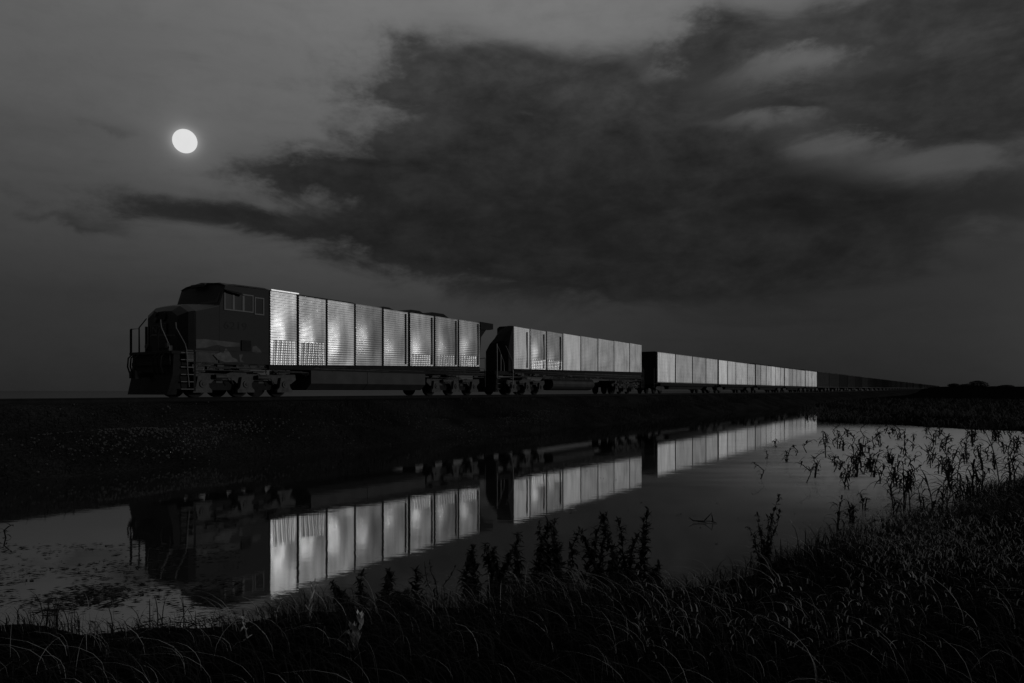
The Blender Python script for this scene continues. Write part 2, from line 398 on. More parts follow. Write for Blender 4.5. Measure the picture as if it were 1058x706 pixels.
tag(grid_mesh('crop_field', np.stack([FX, FY, field_h(FX, FY)], -1), M['soil']), kind='structure')

# ------------------------------------------------------------------ the moon
def uv_sphere(r, n=48, k=24):
    mb = MB(); vs = [(0, 0, r)]; 
    for i in range(1, k):
        th = math.pi * i / k
        for j in range(n): vs.append((r * math.sin(th) * math.cos(2 * math.pi * j / n), r * math.sin(th) * math.sin(2 * math.pi * j / n), r * math.cos(th)))
    vs.append((0, 0, -r)); fs = []
    for j in range(n): fs.append((0, 1 + j, 1 + (j + 1) % n))
    for i in range(k - 2):
        for j in range(n):
            a = 1 + i * n + j; b = 1 + i * n + (j + 1) % n; fs.append((a, a + n, b + n, b))
    l = len(vs) - 1
    for j in range(n): fs.append((l, l - n + (j + 1) % n, l - n + j))
    return mb.add(vs, fs)
mo = uv_sphere(20000 * .0142).build('moon', M['moon'], smooth=True)
mo.location = MD * 20000 + Vector((0, 0, EYE))
tag(mo, 'bright full moon in the clear sky above the leading locomotive', 'moon')

# ------------------------------------------------------------------ rails and sleepers
tr = empty('railway_track', on_track(-90, -1.55, RAILZ), HEAD)
tag(tr, 'single railway line of steel rails on sleepers along the gravel embankment', 'railway track')
for y in (-.7525, .7525):
    prof = [(-.07, -.17), (.07, -.17), (.07, -.155), (.012, -.14), (.012, -.04), (.036, -.03), (.036, 0), (-.036, 0), (-.036, -.03), (-.012, -.04), (-.012, -.14), (-.07, -.155)]
    rings = []
    for x in [0, 60, 120, 180, 240] + list(range(300, 1500, 100)):
        rings.append([(x, y + a, b + float(rise(x - 90))) for a, b in prof])
    MB().loft(rings).build('rail', M['rail'], tr)
sl0 = MB().box(-.12, .12, -1.3, 1.3, -.35, -.1735, .02)
for k in range(100):
    if k == 0: so_ = sl0.build('sleeper', M['wood'], tr); s_me = so_
    else:
        so_ = s_me.copy(); COL.objects.link(so_); so_.parent = tr
    so_.location = (78 + k * .6, 0, 0)
rest = MB()
for k in list(range(0, 128)) + list(range(228, 700)):
    x = 1.2 + k * .6; z = float(rise(x - 90))
    rest.box(x - .12, x + .12, -1.3, 1.3, -.35 + z, -.1735 + z)
tag(rest.build('sleepers_further_on', M['wood'], tr), kind='stuff')

# ------------------------------------------------------------------ rolling stock
HW = 1.55
PR = random.Random(11)
def corr_panel(x0, x1, zb0, zb1, zt0, zt1, pitch, amp, grid_to, vertical=False, y=-HW, vp=.24):
    """pressed sheet between x0 and x1: horizontal corrugation, the lower part pressed into a grid"""
    xs = []
    w = x1 - x0
    nv = max(2, round(w / vp))
    if vertical:
        xs = [(x0 + w * i / (nv * 6), 0) for i in range(nv * 6 + 1)]
    else:
        for i in range(nv):
            a = x0 + w * i / nv; b = x0 + w * (i + 1) / nv
            xs += [(a, 1), (a + .03, 0), ((a + b) / 2, 0), (b - .03, 0)]
        xs.append((x1, 1))
    h = zt0 - zb0
    bs = [(PR.uniform(.3, .7), PR.uniform(.22, .42), PR.uniform(.45, .65), PR.uniform(.26, .34), PR.uniform(.09, .14))]
    nper = max(1, int(h / pitch)); nr = nper * 4 if not vertical else 24
    co = []; nx = len(xs)
    for j in range(nr + 1):
        t = j / nr
        for i, (x, notch) in enumerate(xs):
            f = (x - x0) / w
            z = (zb0 + (zb1 - zb0) * f) * (1 - t) + (zt0 + (zt1 - zt0) * f) * t
            if vertical: d = amp * math.cos(2 * math.pi * i / 6) + .004 * math.cos(j * 2.1)
            else: d = amp * math.cos(2 * math.pi * t * nper)
            for (ca, cb_, ra, rb, am) in bs: d += (am * (.3 if vertical else 1)) * math.exp(-((f - ca) / ra) ** 2 - ((t - cb_) / rb) ** 2) * max(0.0, math.sin(math.pi * f)) ** 1.2 * max(0.0, math.sin(math.pi * t))
            if notch and t < grid_to and 0 < i < nx - 1: d -= .05
            co.append((x, y - .02 - d, z))
    mb = MB(); fs = []
    for j in range(nr):
        for i in range(nx - 1):
            a = j * nx + i; fs.append((a, a + 1, a + nx + 1, a + nx))
    n = len(co)
    # returned edges so the sheet has thickness
    back = [(x0, y + .03, zb0), (x1, y + .03, zb1), (x1, y + .03, zt1), (x0, y + .03, zt0)]
    co += back
    L = [j * nx for j in range(nr + 1)]; Rr = [j * nx + nx - 1 for j in range(nr + 1)]
    fs.append(tuple(L + [n + 3, n])); fs.append(tuple(Rr[::-1] + [n + 1, n + 2]))
    fs.append(tuple(list(range(nx))[::-1] + [n, n + 1])); fs.append(tuple([nr * nx + i for i in range(nx)] + [n + 2, n + 3]))
    mb.add(co, fs); mb.nsm = nr * (nx - 1)
    return mb

def wheel_mb(x, y, r):
    mb = MB(); s = 1 if y > 0 else -1
    mb.cyl((x, y - .065, r), (x, y + .065, r), r, n=28)
    mb.cyl((x, y - s * .1, r), (x, y - s * .065, r), r + .025, n=28)
    mb.cyl((x, y + s * .065, r), (x, y + s * .12, r), .17, n=14)
    return mb
def truck3(parent, cx, r=.51, sp=2.05):
    tk = MB()
    for s in (-1, 1):
        y0, y1 = (s * 1.02, s * 1.22)
        pr = [(cx - sp - .75, .78), (cx - sp - .45, .58), (cx - sp + .45, .58), (cx - sp + .6, .72), (cx - .5, .72), (cx - .38, .6), (cx + .38, .6), (cx + .5, .72),
              (cx + sp - .6, .72), (cx + sp - .45, .58), (cx + sp + .45, .58), (cx + sp + .75, .78), (cx + sp + .7, 1.02), (cx + .9, .98), (cx + .45, 1.12), (cx - .45, 1.12), (cx - .9, .98), (cx - sp - .7, 1.02)]
        tk.prism(pr, y0, y1)
    tk.box(cx - 1.2, cx - .9, -1.0, 1.0, .6, .95); tk.box(cx + .9, cx + 1.2, -1.0, 1.0, .6, .95)
    tk.box(cx - .35, cx + .35, -1.1, 1.1, .95, 1.25)
    T = tk.build('truck', M['under'], parent)
    MB().box(cx - sp - .2, cx - .1, -.98, -.62, .3, .75, .05).box(cx + .1, cx + sp + .2, -.98, -.62, .3, .75, .05).build('brake_rigging', M['black'], T)
    rd = random.Random(int(cx * 10))
    for k in (-1, 0, 1):
        for s in (-1, 1):
            wheel_mb(cx + k * sp, s * .78, r).build('wheel', M['black'], T)
        x = cx + k * sp
        jb = MB().prism([(x - .42, .2), (x + .42, .2), (x + .42, .3), (x + .30, .42), (x + .22, .86), (x - .22, .86), (x - .30, .42), (x - .42, .3)], -1.36, -1.2)
        jb.cyl((x, -1.41, .56), (x, -1.36, .56), .155, n=18)
        jb.cyl((x, -1.44, .56), (x, -1.41, .56), .07, n=10)
        jb.build('journal_box', M['under'], T)
        if k < 1:
            mbr = MB(); mbr.cyl((x + .55, -1.36, .86), (x + 1.05, -1.36, .86), .1, n=12); mbr.tube([(x + 1.05, -1.34, .86), (x + 1.3, -1.34, .8), (x + 1.45, -1.3, .55)], .025)
            mbr.build('brake_cylinder', M['under'], T)
    return T
def clutter(parent, x0, x1, z0, z1, seed, name='piping', n=16, y=-1.42):
    rd = random.Random(seed); mb = MB()
    for k in range(n):
        a = rd.uniform(x0, x1 - .5); w = rd.uniform(.15, .6); b = rd.uniform(z0, z1 - .1); h = rd.uniform(.05, .2)
        mb.box(a, a + w, y, y + rd.uniform(.05, .25), b, min(b + h, z1), .012)
    for k in range(n // 2):
        z = rd.uniform(z0, z1); a = rd.uniform(x0, (x0 + x1) / 2); b = a + rd.uniform(.8, x1 - x0)
        b = min(b, x1)
        mb.tube([(a, y + .02, z - .1), (a + .08, y - .02, z), (b - .1, y - .02, z), (b, y + .02, z - .15)], .018)
    return mb.build(name, M['under'], parent)
def coupler(parent, x, s, z=.85):
    mb = MB(); mb.box(min(x, x + s * .55), max(x, x + s * .55), -.1, .1, z - .1, z + .1, .02)
    a, b = sorted((x + s * .5, x + s * .75)); mb.prism([(a, z - .16), (b, z - .16), (b, z + .16), (a, z + .16)], -.17, .04)
    a, b = sorted((x + s * .6, x + s * .8)); mb.prism([(a, z - .14), (b, z - .14), (b, z + .14), (a, z + .14)], .02, .18)
    return mb.build('coupler', M['black'], parent)
def pipe(parent, pts, r=.019, name='handrail', m='pipe'):
    return MB().tube(pts, r).build(name, M[m], parent)

def text(parent, s, size, loc, rot, m, name, ext=.004, xs=1.0):
    cu = bpy.data.curves.new(name, 'FONT'); cu.body = s; cu.size = size; cu.extrude = ext
    o = bpy.data.objects.new(name, cu); COL.objects.link(o)
    bpy.context.view_layer.update()
    dg = bpy.context.evaluated_depsgraph_get(); me = bpy.data.meshes.new_from_object(o.evaluated_get(dg)); bpy.data.objects.remove(o)
    me.materials.clear(); me.materials.append(m); me.name = name
    o = bpy.data.objects.new(name, me); COL.objects.link(o); o.parent = parent; o.location = loc; o.rotation_euler = rot; o.scale = (xs, 1, 1)
    return o

# ---- leading locomotive: local x runs back along the train, -y is the side seen, z above the rail
L1 = empty('locomotive', on_track(5.8, -HW, RAILZ), HEAD)
tag(L1, 'leading locomotive number 6219 with dark cab and eight shining corrugated side panels', 'locomotive', 'locomotives pulling the train')
# hood body
hb = MB(); 
hb.loft([[(x, -1.5, 1.3), (x, 1.5, 1.3), (x, 1.5, zt - .1), (x, 1.2, zt), (x, -1.35, zt), (x, -1.5, zt - .07)] for x, zt in ((4.5, 4.76), (9.75, 4.74))])
hb.loft([[(x, -1.5, 1.3), (x, 1.5, 1.3), (x, 1.5, zt - .1), (x, 1.2, zt), (x, -1.3, zt), (x, -1.5, zt - .12)] for x, zt in ((9.76, 4.63), (20.62, 4.63))])
hood = hb.build('hood', M['black'], L1)
for a, b, z in ((11.9, 13.4, 4.84), (14.2, 16.0, 4.90), (16.1, 18.2, 4.93)):
    MB().loft([[(a, y0, 4.6) for y0 in (-1.1, 1.1)] + [(a, 1.0, 4.64), (a, -1.0, 4.64)], [(a + .5, y0, 4.6) for y0 in (-1.1, 1.1)] + [(a + .5, .9, z), (a + .5, -.9, z)],
               [(b - .5, y0, 4.6) for y0 in (-1.1, 1.1)] + [(b - .5, .9, z), (b - .5, -.9, z)], [(b, y0, 4.6) for y0 in (-1.1, 1.1)] + [(b, 1.0, 4.64), (b, -1.0, 4.64)]]).build('roof_fan_housing', M['black'], L1)
E1 = [4.50, 6.09, 7.83, 9.70, 11.74, 13.86, 16.07, 18.36, 20.59]
SEAM = [.16, .15, .15, .2, .3, .22, .22, .10]
for k in range(8):
    x0 = E1[k] + .03; x1 = E1[k + 1] - SEAM[k] * .6
    zb = lambda x: 1.42 + (x - 4.5) / 16.1 * .40
    zt = 4.68 if k < 4 else 4.63
    z_t0 = 4.70 if k == 0 else (4.66 if k < 4 else 4.61)
    corr_panel(x0, x1, zb(x0), zb(x1), z_t0, z_t0 - (.02 if k else 0), .112, .012, .33 if k in (0, 1) else (.22 if k in (5, 6, 7) else 0)).build('side_panel', M['panelnew2' if k in (0, 7) else ('paneldull' if k in (1, 5, 6) else 'panel')], L1)
    if k >= 4:   # dark grab bar standing on the rear panels
        g = MB(); xx = x1 - .24; g.box(xx, xx + .07, -1.63, -1.59, zb(xx) + .1, 4.5); 
        g.build('latch_bar', M['black'], L1)
MB().box(4.52, 6.05, -1.66, -1.52, 4.705, 4.76, .01).build('gutter_trim', M['panel'], L1)
# radiator wing overhanging the rear
MB().prism([(20.6, 4.66), (22.02, 4.64), (22.02, 4.28), (21.7, 4.22), (20.6, 4.16)], -1.6, 1.6).build('radiator_wing', M['black'], L1)
MB().prism([(20.6, 4.16), (21.35, 4.2), (20.8, 3.7), (20.6, 2.2)], -1.5, -1.38).prism([(20.6, 4.16), (21.35, 4.2), (20.8, 3.7), (20.6, 2.2)], 1.38, 1.5).build('wing_bracket', M['black'], L1)
# cab
cb = MB()
def cabring(x, zc, ze, yy=1.55): return [(x, -yy, 1.42), (x, yy, 1.42), (x, yy, ze), (x, yy * .75, ze + (zc - ze) * .7), (x, 0, zc), (x, -yy * .75, ze + (zc - ze) * .7), (x, -yy, ze)]
cb.loft([cabring(2.02, 3.8, 3.78), cabring(2.3, 4.86, 4.66), cabring(4.47, 4.84, 4.72)])
cab = cb.build('cab', M['cab'], L1)
MB().loft([[(x, -yy - .03, ze), (x, -yy * .75, ze + .12), (x, 0, zc), (x, yy * .75, ze + .12), (x, yy + .03, ze), (x, yy * .75, ze + .07), (x, 0, zc - .05), (x, -yy * .75, ze + .07)]
          for x, ze, zc, yy in ((2.24, 4.66, 4.88, 1.5), (3.0, 4.70, 4.93, 1.55), (4.49, 4.73, 4.88, 1.55))]).build('cab_roof', M['black'], L1)
def pane(x0, x1, z0, z1, parent):
    f = MB(); b = .05; y0, y1 = -1.585, -1.548
    f.box(x0 - b, x0, y0, y1, z0 - b, z1 + b); f.box(x1, x1 + b, y0, y1, z0 - b, z1 + b); f.box(x0, x1, y0, y1, z0 - b, z0); f.box(x0, x1, y0, y1, z1, z1 + b)
    w = f.build('side_window', M['frame'], parent)
    return w
for x0, x1 in ((2.28, 2.62), (2.72, 3.10), (3.20, 3.60), (3.76, 4.15)):
    w = pane(x0, x1, 3.68 if x0 < 3.7 else 3.62, 4.34 if x0 < 3.7 else 4.28, cab)
for x0, x1, z0, z1 in ((2.28, 2.62, 3.68, 4.34), (2.72, 3.10, 3.68, 4.34), (3.20, 3.60, 3.68, 4.34), (3.76, 4.15, 3.62, 4.28)):
    MB().box(x0, x1, -1.562, -1.552, z0, z1).build('window_pane', M['glass'], cab)
MB().add([(2.2, -1.56, 4.5), (3.05, -1.56, 4.42), (3.05, -1.78, 4.30), (2.2, -1.78, 4.42), (2.2, -1.56, 4.47), (3.05, -1.56, 4.39), (3.05, -1.78, 4.28), (2.2, -1.78, 4.40)],
         [(0,1,2,3), (7,6,5,4), (0,3,7,4), (1,5,6,2), (3,2,6,7), (0,4,5,1)]).build('sun_visor', M['black'], cab)
# windscreen, two panes with a middle post
for s in (-1, 1):
    a, b = sorted((s * .08, s * 1.38))
    z0, z1 = 3.93, 4.58
    xx = lambda z: 2.02 + (z - 3.79) * (.28 / .87) - .012
    MB().add([(xx(z0), a, z0), (xx(z0), b, z0), (xx(z1), b, z1), (xx(z1), a, z1), (xx(z0) + .03, a, z0), (xx(z0) + .03, b, z0), (xx(z1) + .03, b, z1), (xx(z1) + .03, a, z1)],
             [(0,3,2,1), (4,5,6,7), (0,1,5,4), (2,3,7,6), (1,2,6,5), (0,4,7,3)]).build('windscreen', M['glass'], cab)
MB().box(2.06, 2.2, -.5, .5, 4.66, 4.80, .02).build('number_board', M['nose'], cab)
# nose
def nring(x, hw, ze, zc): return [(x, -hw, 1.85), (x, hw, 1.85), (x, hw, ze), (x, hw * .6, zc - .03), (x, 0, zc), (x, -hw * .6, zc - .03), (x, -hw, ze)]
nose = MB().loft([nring(.5, 1.05, 3.25, 3.50), nring(.72, 1.42, 3.42, 3.72), nring(.95, 1.53, 3.48, 3.80), nring(2.04, 1.54, 3.80, 3.92)]).build('nose', M['nose'], L1)
MB().prism([(.97, 1.9), (2.0, 1.9), (2.0, 3.75), (.97, 3.45)], -1.553, -1.542).build('nose_side', M['cab'], nose)
for z in (3.16, 3.42):
    MB().cyl((.50, .42, z), (.42, .42, z), .1, n=16).build('headlight', M['lamp'], nose)
MB().cyl((.52, -.1, 3.28), (.45, -.1, 3.28), .19, n=20).build('bell_cover', M['black'], nose)
MB().box(.455, .5, -.35, .35, 2.0, 3.0, .02).build('nose_door', M['nose'], nose)
text(nose, 'BNSF', .42, (.445, .98, 2.62), (R(90), 0, R(-90)), M['mark'], 'nose_lettering', xs=1.25)
MB().prism([(0, 0), (.3, .08), (1.9, .0), (1.9, .05), (.3, .15)], -.004, .004).build('nose_stripe', M['mark'], nose)
o = COL.objects['nose_stripe']; o.location = (.448, .95, 2.45); o.rotation_euler = (0, 0, R(-90))
for yy in (.25, -1.15):
    MB().cyl((.06, yy, 2.05), (-.04, yy, 2.05), .1, n=16).box(.05, .2, yy - .04, yy + .04, 1.84, 2.05).build('ditch_light', M['lamp'], L1)
# cab side marks
text(cab, '6219', .44, (2.2, -1.556, 2.86), (R(90), 0, 0), M['digit'], 'cab_number', xs=1.32)
MB().box(3.05, 3.52, -1.6, -1.545, 1.98, 2.42, .01).build('side_hatch', M['black'], cab)
def blobp(pts, z, name, m, y=-1.557):
    MB().prism(pts, y, y + .006).build(name, M[m], cab)
blobp([(.97, 2.33), (1.35, 2.36), (2.98, 2.30), (2.98, 2.14), (2.3, 2.1), (1.9, 2.16), (1.4, 2.02), (.97, 1.97)], 0, 'faded_stripe', 'mark', -1.560)
blobp([(1.75, 1.74), (2.05, 1.86), (2.2, 1.84), (2.32, 2.05), (2.5, 1.86), (2.62, 1.68), (2.85, 1.6), (2.9, 1.5), (2.3, 1.46), (1.95, 1.55)], 0, 'worn_patch', 'dirt')
blobp([(3.62, 2.18), (3.8, 2.22), (4.0, 2.08), (4.1, 1.92), (3.8, 1.9), (3.6, 1.93)], 0, 'worn_patch', 'mark')
blobp([(2.95, 1.8), (3.15, 1.82), (3.05, 1.6), (3.2, 1.48), (3.0, 1.5)], 0, 'worn_patch', 'mark')
MB().box(1.0, 4.45, -1.563, -1.548, 1.925, 1.945).build('pin_stripe', M['digit'], cab)
# frame, deck, sills
MB().box(.0, 21.45, -1.35, 1.35, 1.28, 1.42, .01).box(-.02, 1.0, -1.5, 1.5, 1.72, 1.84, .01).box(4.5, 21.3, -1.53, -1.35, 1.24, 1.36).build('underframe', M['black'], L1)
MB().box(.6, 4.45, -1.5, 1.5, 1.42, 1.9).build('cab_floor_box', M['under'], L1)
clutter(L1, .75, 4.4, 1.02, 1.44, 3, 'underfloor_piping', 18, -1.5)
clutter(L1, 4.4, 6.9, 1.0, 1.4, 4, 'underfloor_piping', 10, -1.4)
clutter(L1, 15.2, 21.2, 1.02, 1.75, 6, 'underfloor_piping', 30, -1.5)
clutter(L1, 6.9, 15.2, 1.28, 1.42, 16, 'underfloor_piping', 14, -1.5)
# pilot with snow plough
pl = MB(); pl.loft([[(.1, -1.45, 1.84), (.1, 1.45, 1.84), (.35, 1.45, 1.84), (.35, -1.45, 1.84)], [(.05, -1.45, .9), (.05, 1.45, .9), (.35, 1.45, .9), (.35, -1.45, .9)],
                    [(-.12, -1.35, .12), (-.12, 1.45, .12), (.3, 1.45, .12), (.3, -1.3, .12)]])
pl.build('pilot', M['black'], L1)
# step well
st = MB(); st.box(.36, .95, -1.25, -1.15, .3, 1.82); st.box(.9, 1.0, -1.5, -1.1, .25, 1.84); st.build('step_well', M['black'], L1)
for z in (.34, .63, .92, 1.21, 1.5, 1.78):
    MB().box(.36, .9, -1.52, -1.22, z - .015, z + .015, .005).build('step', M['frame'], L1)
pipe(L1, [(.15, -1.5, 2.95), (.16, -1.52, 2.72), (.5, -1.56, 2.12), (.56, -1.57, 1.9), (.6, -1.58, 1.1), (.68, -1.56, .42)])
pipe(L1, [(.1, -.55, 3.1), (.1, -.6, 2.8), (.05, -1.05, 2.3), (.05, -1.25, 2.0), (.05, -1.3, 1.35)])
pipe(L1, [(.02, 1.45, 1.84), (.02, 1.45, 2.8)], .045, 'stanchion', 'black')
pipe(L1, [(.02, .32, 1.84), (.02, .32, 2.85)], .05, 'stanchion', 'black')
pipe(L1, [(.02, .12, 1.84), (.02, .12, 2.85)], .03, 'stanchion', 'black')
pipe(L1, [(.02, .12, 2.84), (.02, -.5, 2.84)], .02, 'stanchion', 'black')
pipe(L1, [(.02, 1.45, 2.8), (.02, .85, 2.8), (.02, .85, 1.84)], .025, 'stanchion', 'black')
pipe(L1, [(.02, -.5, 1.84), (.02, -.5, 2.84)], .03, 'stanchion', 'black')
pipe(L1, [(.4, 1.5, 1.84), (.4, 1.52, 2.9), (.7, 1.5, 3.3)], .025, 'handrail', 'black')
coupler(L1, .05, -1, .9)
for yy in (1.3, 1.1, .75, -.5, -.8, -1.05):
    pipe(L1, [(-.02, yy, 1.75), (-.16, yy + .02, 1.6), (-.2, yy, 1.25), (-.14, yy - .04, 1.0), (-.04, yy - .02, .92)], .03, 'air_hose', 'black')
truck3(L1, 3.45, sp=2.05); truck3(L1, 18.35, sp=1.9)
# fuel tank in two lengths, bevelled underneath
for a, b in ((6.9, 10.6), (10.63, 15.25)):
    MB().loft([[(x, -1.5, 1.25), (x, 1.5, 1.25), (x, 1.5, .62), (x, 1.15, .3), (x, -1.15, .3), (x, -1.5, .62)] for x in (a, b)]).build('fuel_tank', M['tank'], L1)
coupler(L1, 21.4, 1)
pipe(L1, [(21.4, -1.4, .5), (21.4, -1.4, 2.4)], .02, 'handrail', 'under')
pipe(L1, [(21.4, -.5, 2.3), (21.4, -1.4, 2.4)], .02, 'handrail', 'under')

# ---- second locomotive
L2 = empty('locomotive', on_track(28.4, -HW, RAILZ), HEAD)
tag(L2, 'second locomotive behind the first with dark rounded end and eight silver side panels', 'locomotive', 'locomotives pulling the train')
px2 = [530.6, 547.8, 564.9, 581.7, 600.2, 617.9, 634.5, 650.5, 663.2]
def u_of(px):
    k = (px - 529) / 722.0
    return (22.2 * k + 16.27) / (.539 - .842 * k)
E2 = [u_of(p) - 28.4 for p in px2]
X2 = E2[-1]
MB().loft([[(x, -1.5, 1.5), (x, yf, 1.5), (x, yf, 4.6), (x, yf - .2, 4.72), (x, -1.3, 4.72), (x, -1.5, 4.62)] for x, yf in ((E2[0], -.2), (E2[0] + 4.5, 1.4), (X2 - .03, 1.4))]).build('hood', M['black'], L2)
n2 = MB()
n2.loft([[(1.5, -1.45, 1.6), (1.5, .42, 1.6), (1.5, .42, 3.0), (1.5, .1, 3.5), (1.5, -.8, 3.7), (1.5, -1.3, 3.6), (1.5, -1.45, 3.2)],
         [(1.72, -1.5, 1.6), (1.72, .45, 1.6), (1.72, .42, 3.05), (1.72, .02, 3.65), (1.72, -.45, 4.15), (1.72, -1.2, 4.3), (1.72, -1.5, 4.1)],
         [(E2[0] - .01, -1.53, 1.6), (E2[0] - .01, .4, 1.6), (E2[0] - .01, .35, 3.1), (E2[0] - .01, -.1, 3.9), (E2[0] - .01, -.42, 4.5), (E2[0] - .01, -1.1, 4.74), (E2[0] - .01, -1.53, 4.72)]])
n2.build('rounded_hood_end', M['black'], L2)
for k in range(8):
    x0 = E2[k] + .03; x1 = E2[k + 1] - .14
    zb = lambda x: 1.78 + (x - E2[0]) / (X2 - E2[0]) * .28
    corr_panel(x0, x1, zb(x0), zb(x1), 4.68, 4.68 - .03, .11, .008, .25 if k < 3 else 0).build('side_panel', M['panelnew' if k in (0, 3) else ('panel' if k < 3 else 'panel2')], L2)
    if k < 3:
        xx = x1 - .42; MB().box(xx, xx + .1, -1.63, -1.59, 1.9, 4.4).build('latch_bar', M['black'], L2)
MB().box(0, 5, -1.35, .45, 1.35, 1.6, .01).box(5, X2 + .9, -1.35, 1.3, 1.35, 1.6, .01).box(E2[0], X2, -1.5, -1.35, 1.6, 1.76).build('underframe', M['black'], L2)
MB().prism([(-.0, .2), (.35, .2), (.35, 1.6), (0.1, 1.6)], -1.4, .5).build('pilot', M['black'], L2)
for z in (.4, .75, 1.1): 
    MB().box(.0, .35, -1.55, -1.42, z - .015, z + .015).build('step', M['frame'], L2)
    MB().box(1.6, 2.0, -1.55, -1.42, z - .015, z + .015).build('step', M['frame'], L2)
for pts in ([(.05, -1.5, 1.1), (.05, -1.5, 2.6), (.1, -1.45, 3.4)], [(.9, -1.5, 1.6), (.85, -1.5, 2.2), (.3, -1.5, 3.0), (.2, -1.4, 3.3)], [(1.85, -1.6, 1.5), (1.8, -1.6, 2.3), (1.0, -1.56, 3.3)],
            [(1.9, -1.56, .7), (1.9, -1.58, 1.7)], [(.5, -1.5, 1.6), (.5, -1.5, 2.7)]):
    pipe(L2, pts, .022)
truck3(L2, 4.2, sp=1.85); truck3(L2, X2 - 3.6, sp=1.85)
clutter(L2, 2.2, X2, 1.15, 1.75, 21, 'underfloor_piping', 60, -1.48)
clutter(L2, X2 - 6.2, X2 - .4, .5, 1.3, 22, 'underfloor_piping', 34, -1.48)
MB().loft([[(x, math.sin(a) * .62 - .85, .8 + math.cos(a) * .5) for a in [i * math.pi / 8 for i in range(16)]] for x in (7.7, 7.85, 14.6, 14.75)]).build('fuel_tank', M['tank'], L2)
MB().cyl((10.0, -1.36, 1.52), (14.0, -1.36, 1.52), .14, n=14).build('air_reservoir', M['tank'], L2)
for x in (X2 + .2, X2 + .55, X2 + .85): pipe(L2, [(x, -1.4, .5), (x, -1.4, 2.4)], .02, 'handrail', 'under')
pipe(L2, [(X2, -1.4, 3.4), (X2 + .9, -1.4, 2.1)], .02, 'handrail', 'under')
coupler(L2, 0, -1); coupler(L2, X2 + .8, 1)

# ---- wagons
def bogie(parent, cx, full=True):
    tk = MB()
    for s in (-1, 1):
        a, b = sorted((s * .98, s * 1.14))
        tk.prism([(cx - 1.25, .42), (cx - 1.25, .62), (cx - .5, .86), (cx + .5, .86), (cx + 1.25, .62), (cx + 1.25, .42), (cx + .95, .42), (cx + .4, .3), (cx - .4, .3), (cx - .95, .42)], a, b)
    tk.box(cx - .3, cx + .3, -.98, .98, .55, .98)
    T = tk.build('bogie', M['under'], parent)
    for k in (-1, 1):
        for s in (-1, 1): wheel_mb(cx + k * .88, s * .78, .46).build('wheel', M['black'], T)
    return T
def wagon(u0, u1, edges, label, zt=4.24, top='flat'):
    L = u1 - u0
    w = empty('freight_wagon', on_track(u0, -HW, RAILZ), HEAD)
    tag(w, label, 'freight wagon', 'silver sided wagons behind the locomotives')
    MB().loft([[(x, -1.49, 1.05), (x, 1.49, 1.05), (x, 1.49, zt - .05), (x, 1.2, zt + .04), (x, -1.3, zt + .04), (x, -1.49, zt - .02)] for x in (.12, L - .12)]).build('body', M['black'], w)
    if top != 'flat':
        rd = random.Random(int(u0)); hp = [(.4, zt)]
        for i in range(1, 14): hp.append((.4 + (L - .8) * i / 14, zt + .12 + rd.uniform(0, .22)))
        hp.append((L - .4, zt)); 
        MB().loft([[(x, -1.2, zt), (x, 1.2, zt), (x, .6, z + .01), (x, -.6, z + .01)] for x, z in hp]).build('coal_load', M['black'], w)
    MB().box(0, L, -1.3, 1.3, .95, 1.08).box(1.2, L - 1.2, -1.5, -1.42, .8, 1.06).build('underframe', M['black'], w)
    MB().loft([[(4.3, -1.3, 1.04), (4.3, 1.3, 1.04), (4.9, 1.0, .45), (4.9, -1.0, .45)], [(L - 4.3, -1.3, 1.04), (L - 4.3, 1.3, 1.04), (L - 4.9, 1.0, .45), (L - 4.9, -1.0, .45)]]).build('hopper_chute', M['tank'], w)
    rdp = random.Random(int(u0) + 1)
    for a, b in zip(edges[:-1], edges[1:]):
        corr_panel(a + min(.14, (b - a) * .07), b - min(.18, (b - a) * .09), 1.12, 1.12, zt - .02, zt - .02, .1, .014, 0, vertical=True, vp=.42).build('side_panel', M['panelnew' if (u0 < 80 and u0 > 78 and a < 1) or rdp.random() < .15 else 'panel2'], w)
    bogie(w, 2.1); bogie(w, L - 2.1)
    coupler(w, .1, -1, .8); coupler(w, L - .1, 1, .8)
    pipe(w, [(-.05, -1.3, .6), (-.05, -1.3, 2.6)], .02, 'ladder', 'under')
    return w
def eu(lst, u0): return [u_of(p) - u0 for p in lst]
wagon(57.2, 78.3, eu([678.8, 697.6, 715.3, 729.2], 57.2) + [21.05], 'first silver wagon, directly behind the second locomotive, with four wide panels', 4.22)
wagon(78.6, 97.4, [.05] + eu([751.4, 760, 772], 78.6) + [18.75], 'second silver wagon behind the locomotives, its first panel the brightest', 4.2)
wagon(97.7, 118.0, [.05] + eu([786, 791.7, 796.6, 801, 806], 97.7) + [20.2], 'third silver wagon behind the locomotives, six narrow panels', 4.24, 'coal')
wagon(118.3, 137.6, [.05] + eu([815, 818.8, 823, 827.4], 118.3) + [19.2], 'fourth silver wagon behind the locomotives, five panels and a heaped top', 4.26, 'coal')
wagon(137.9, 151.2, [.05] + eu([835, 838.7], 137.9) + [13.2], 'last silver wagon, next to the dark ones, with three panels', 4.32, 'coal')

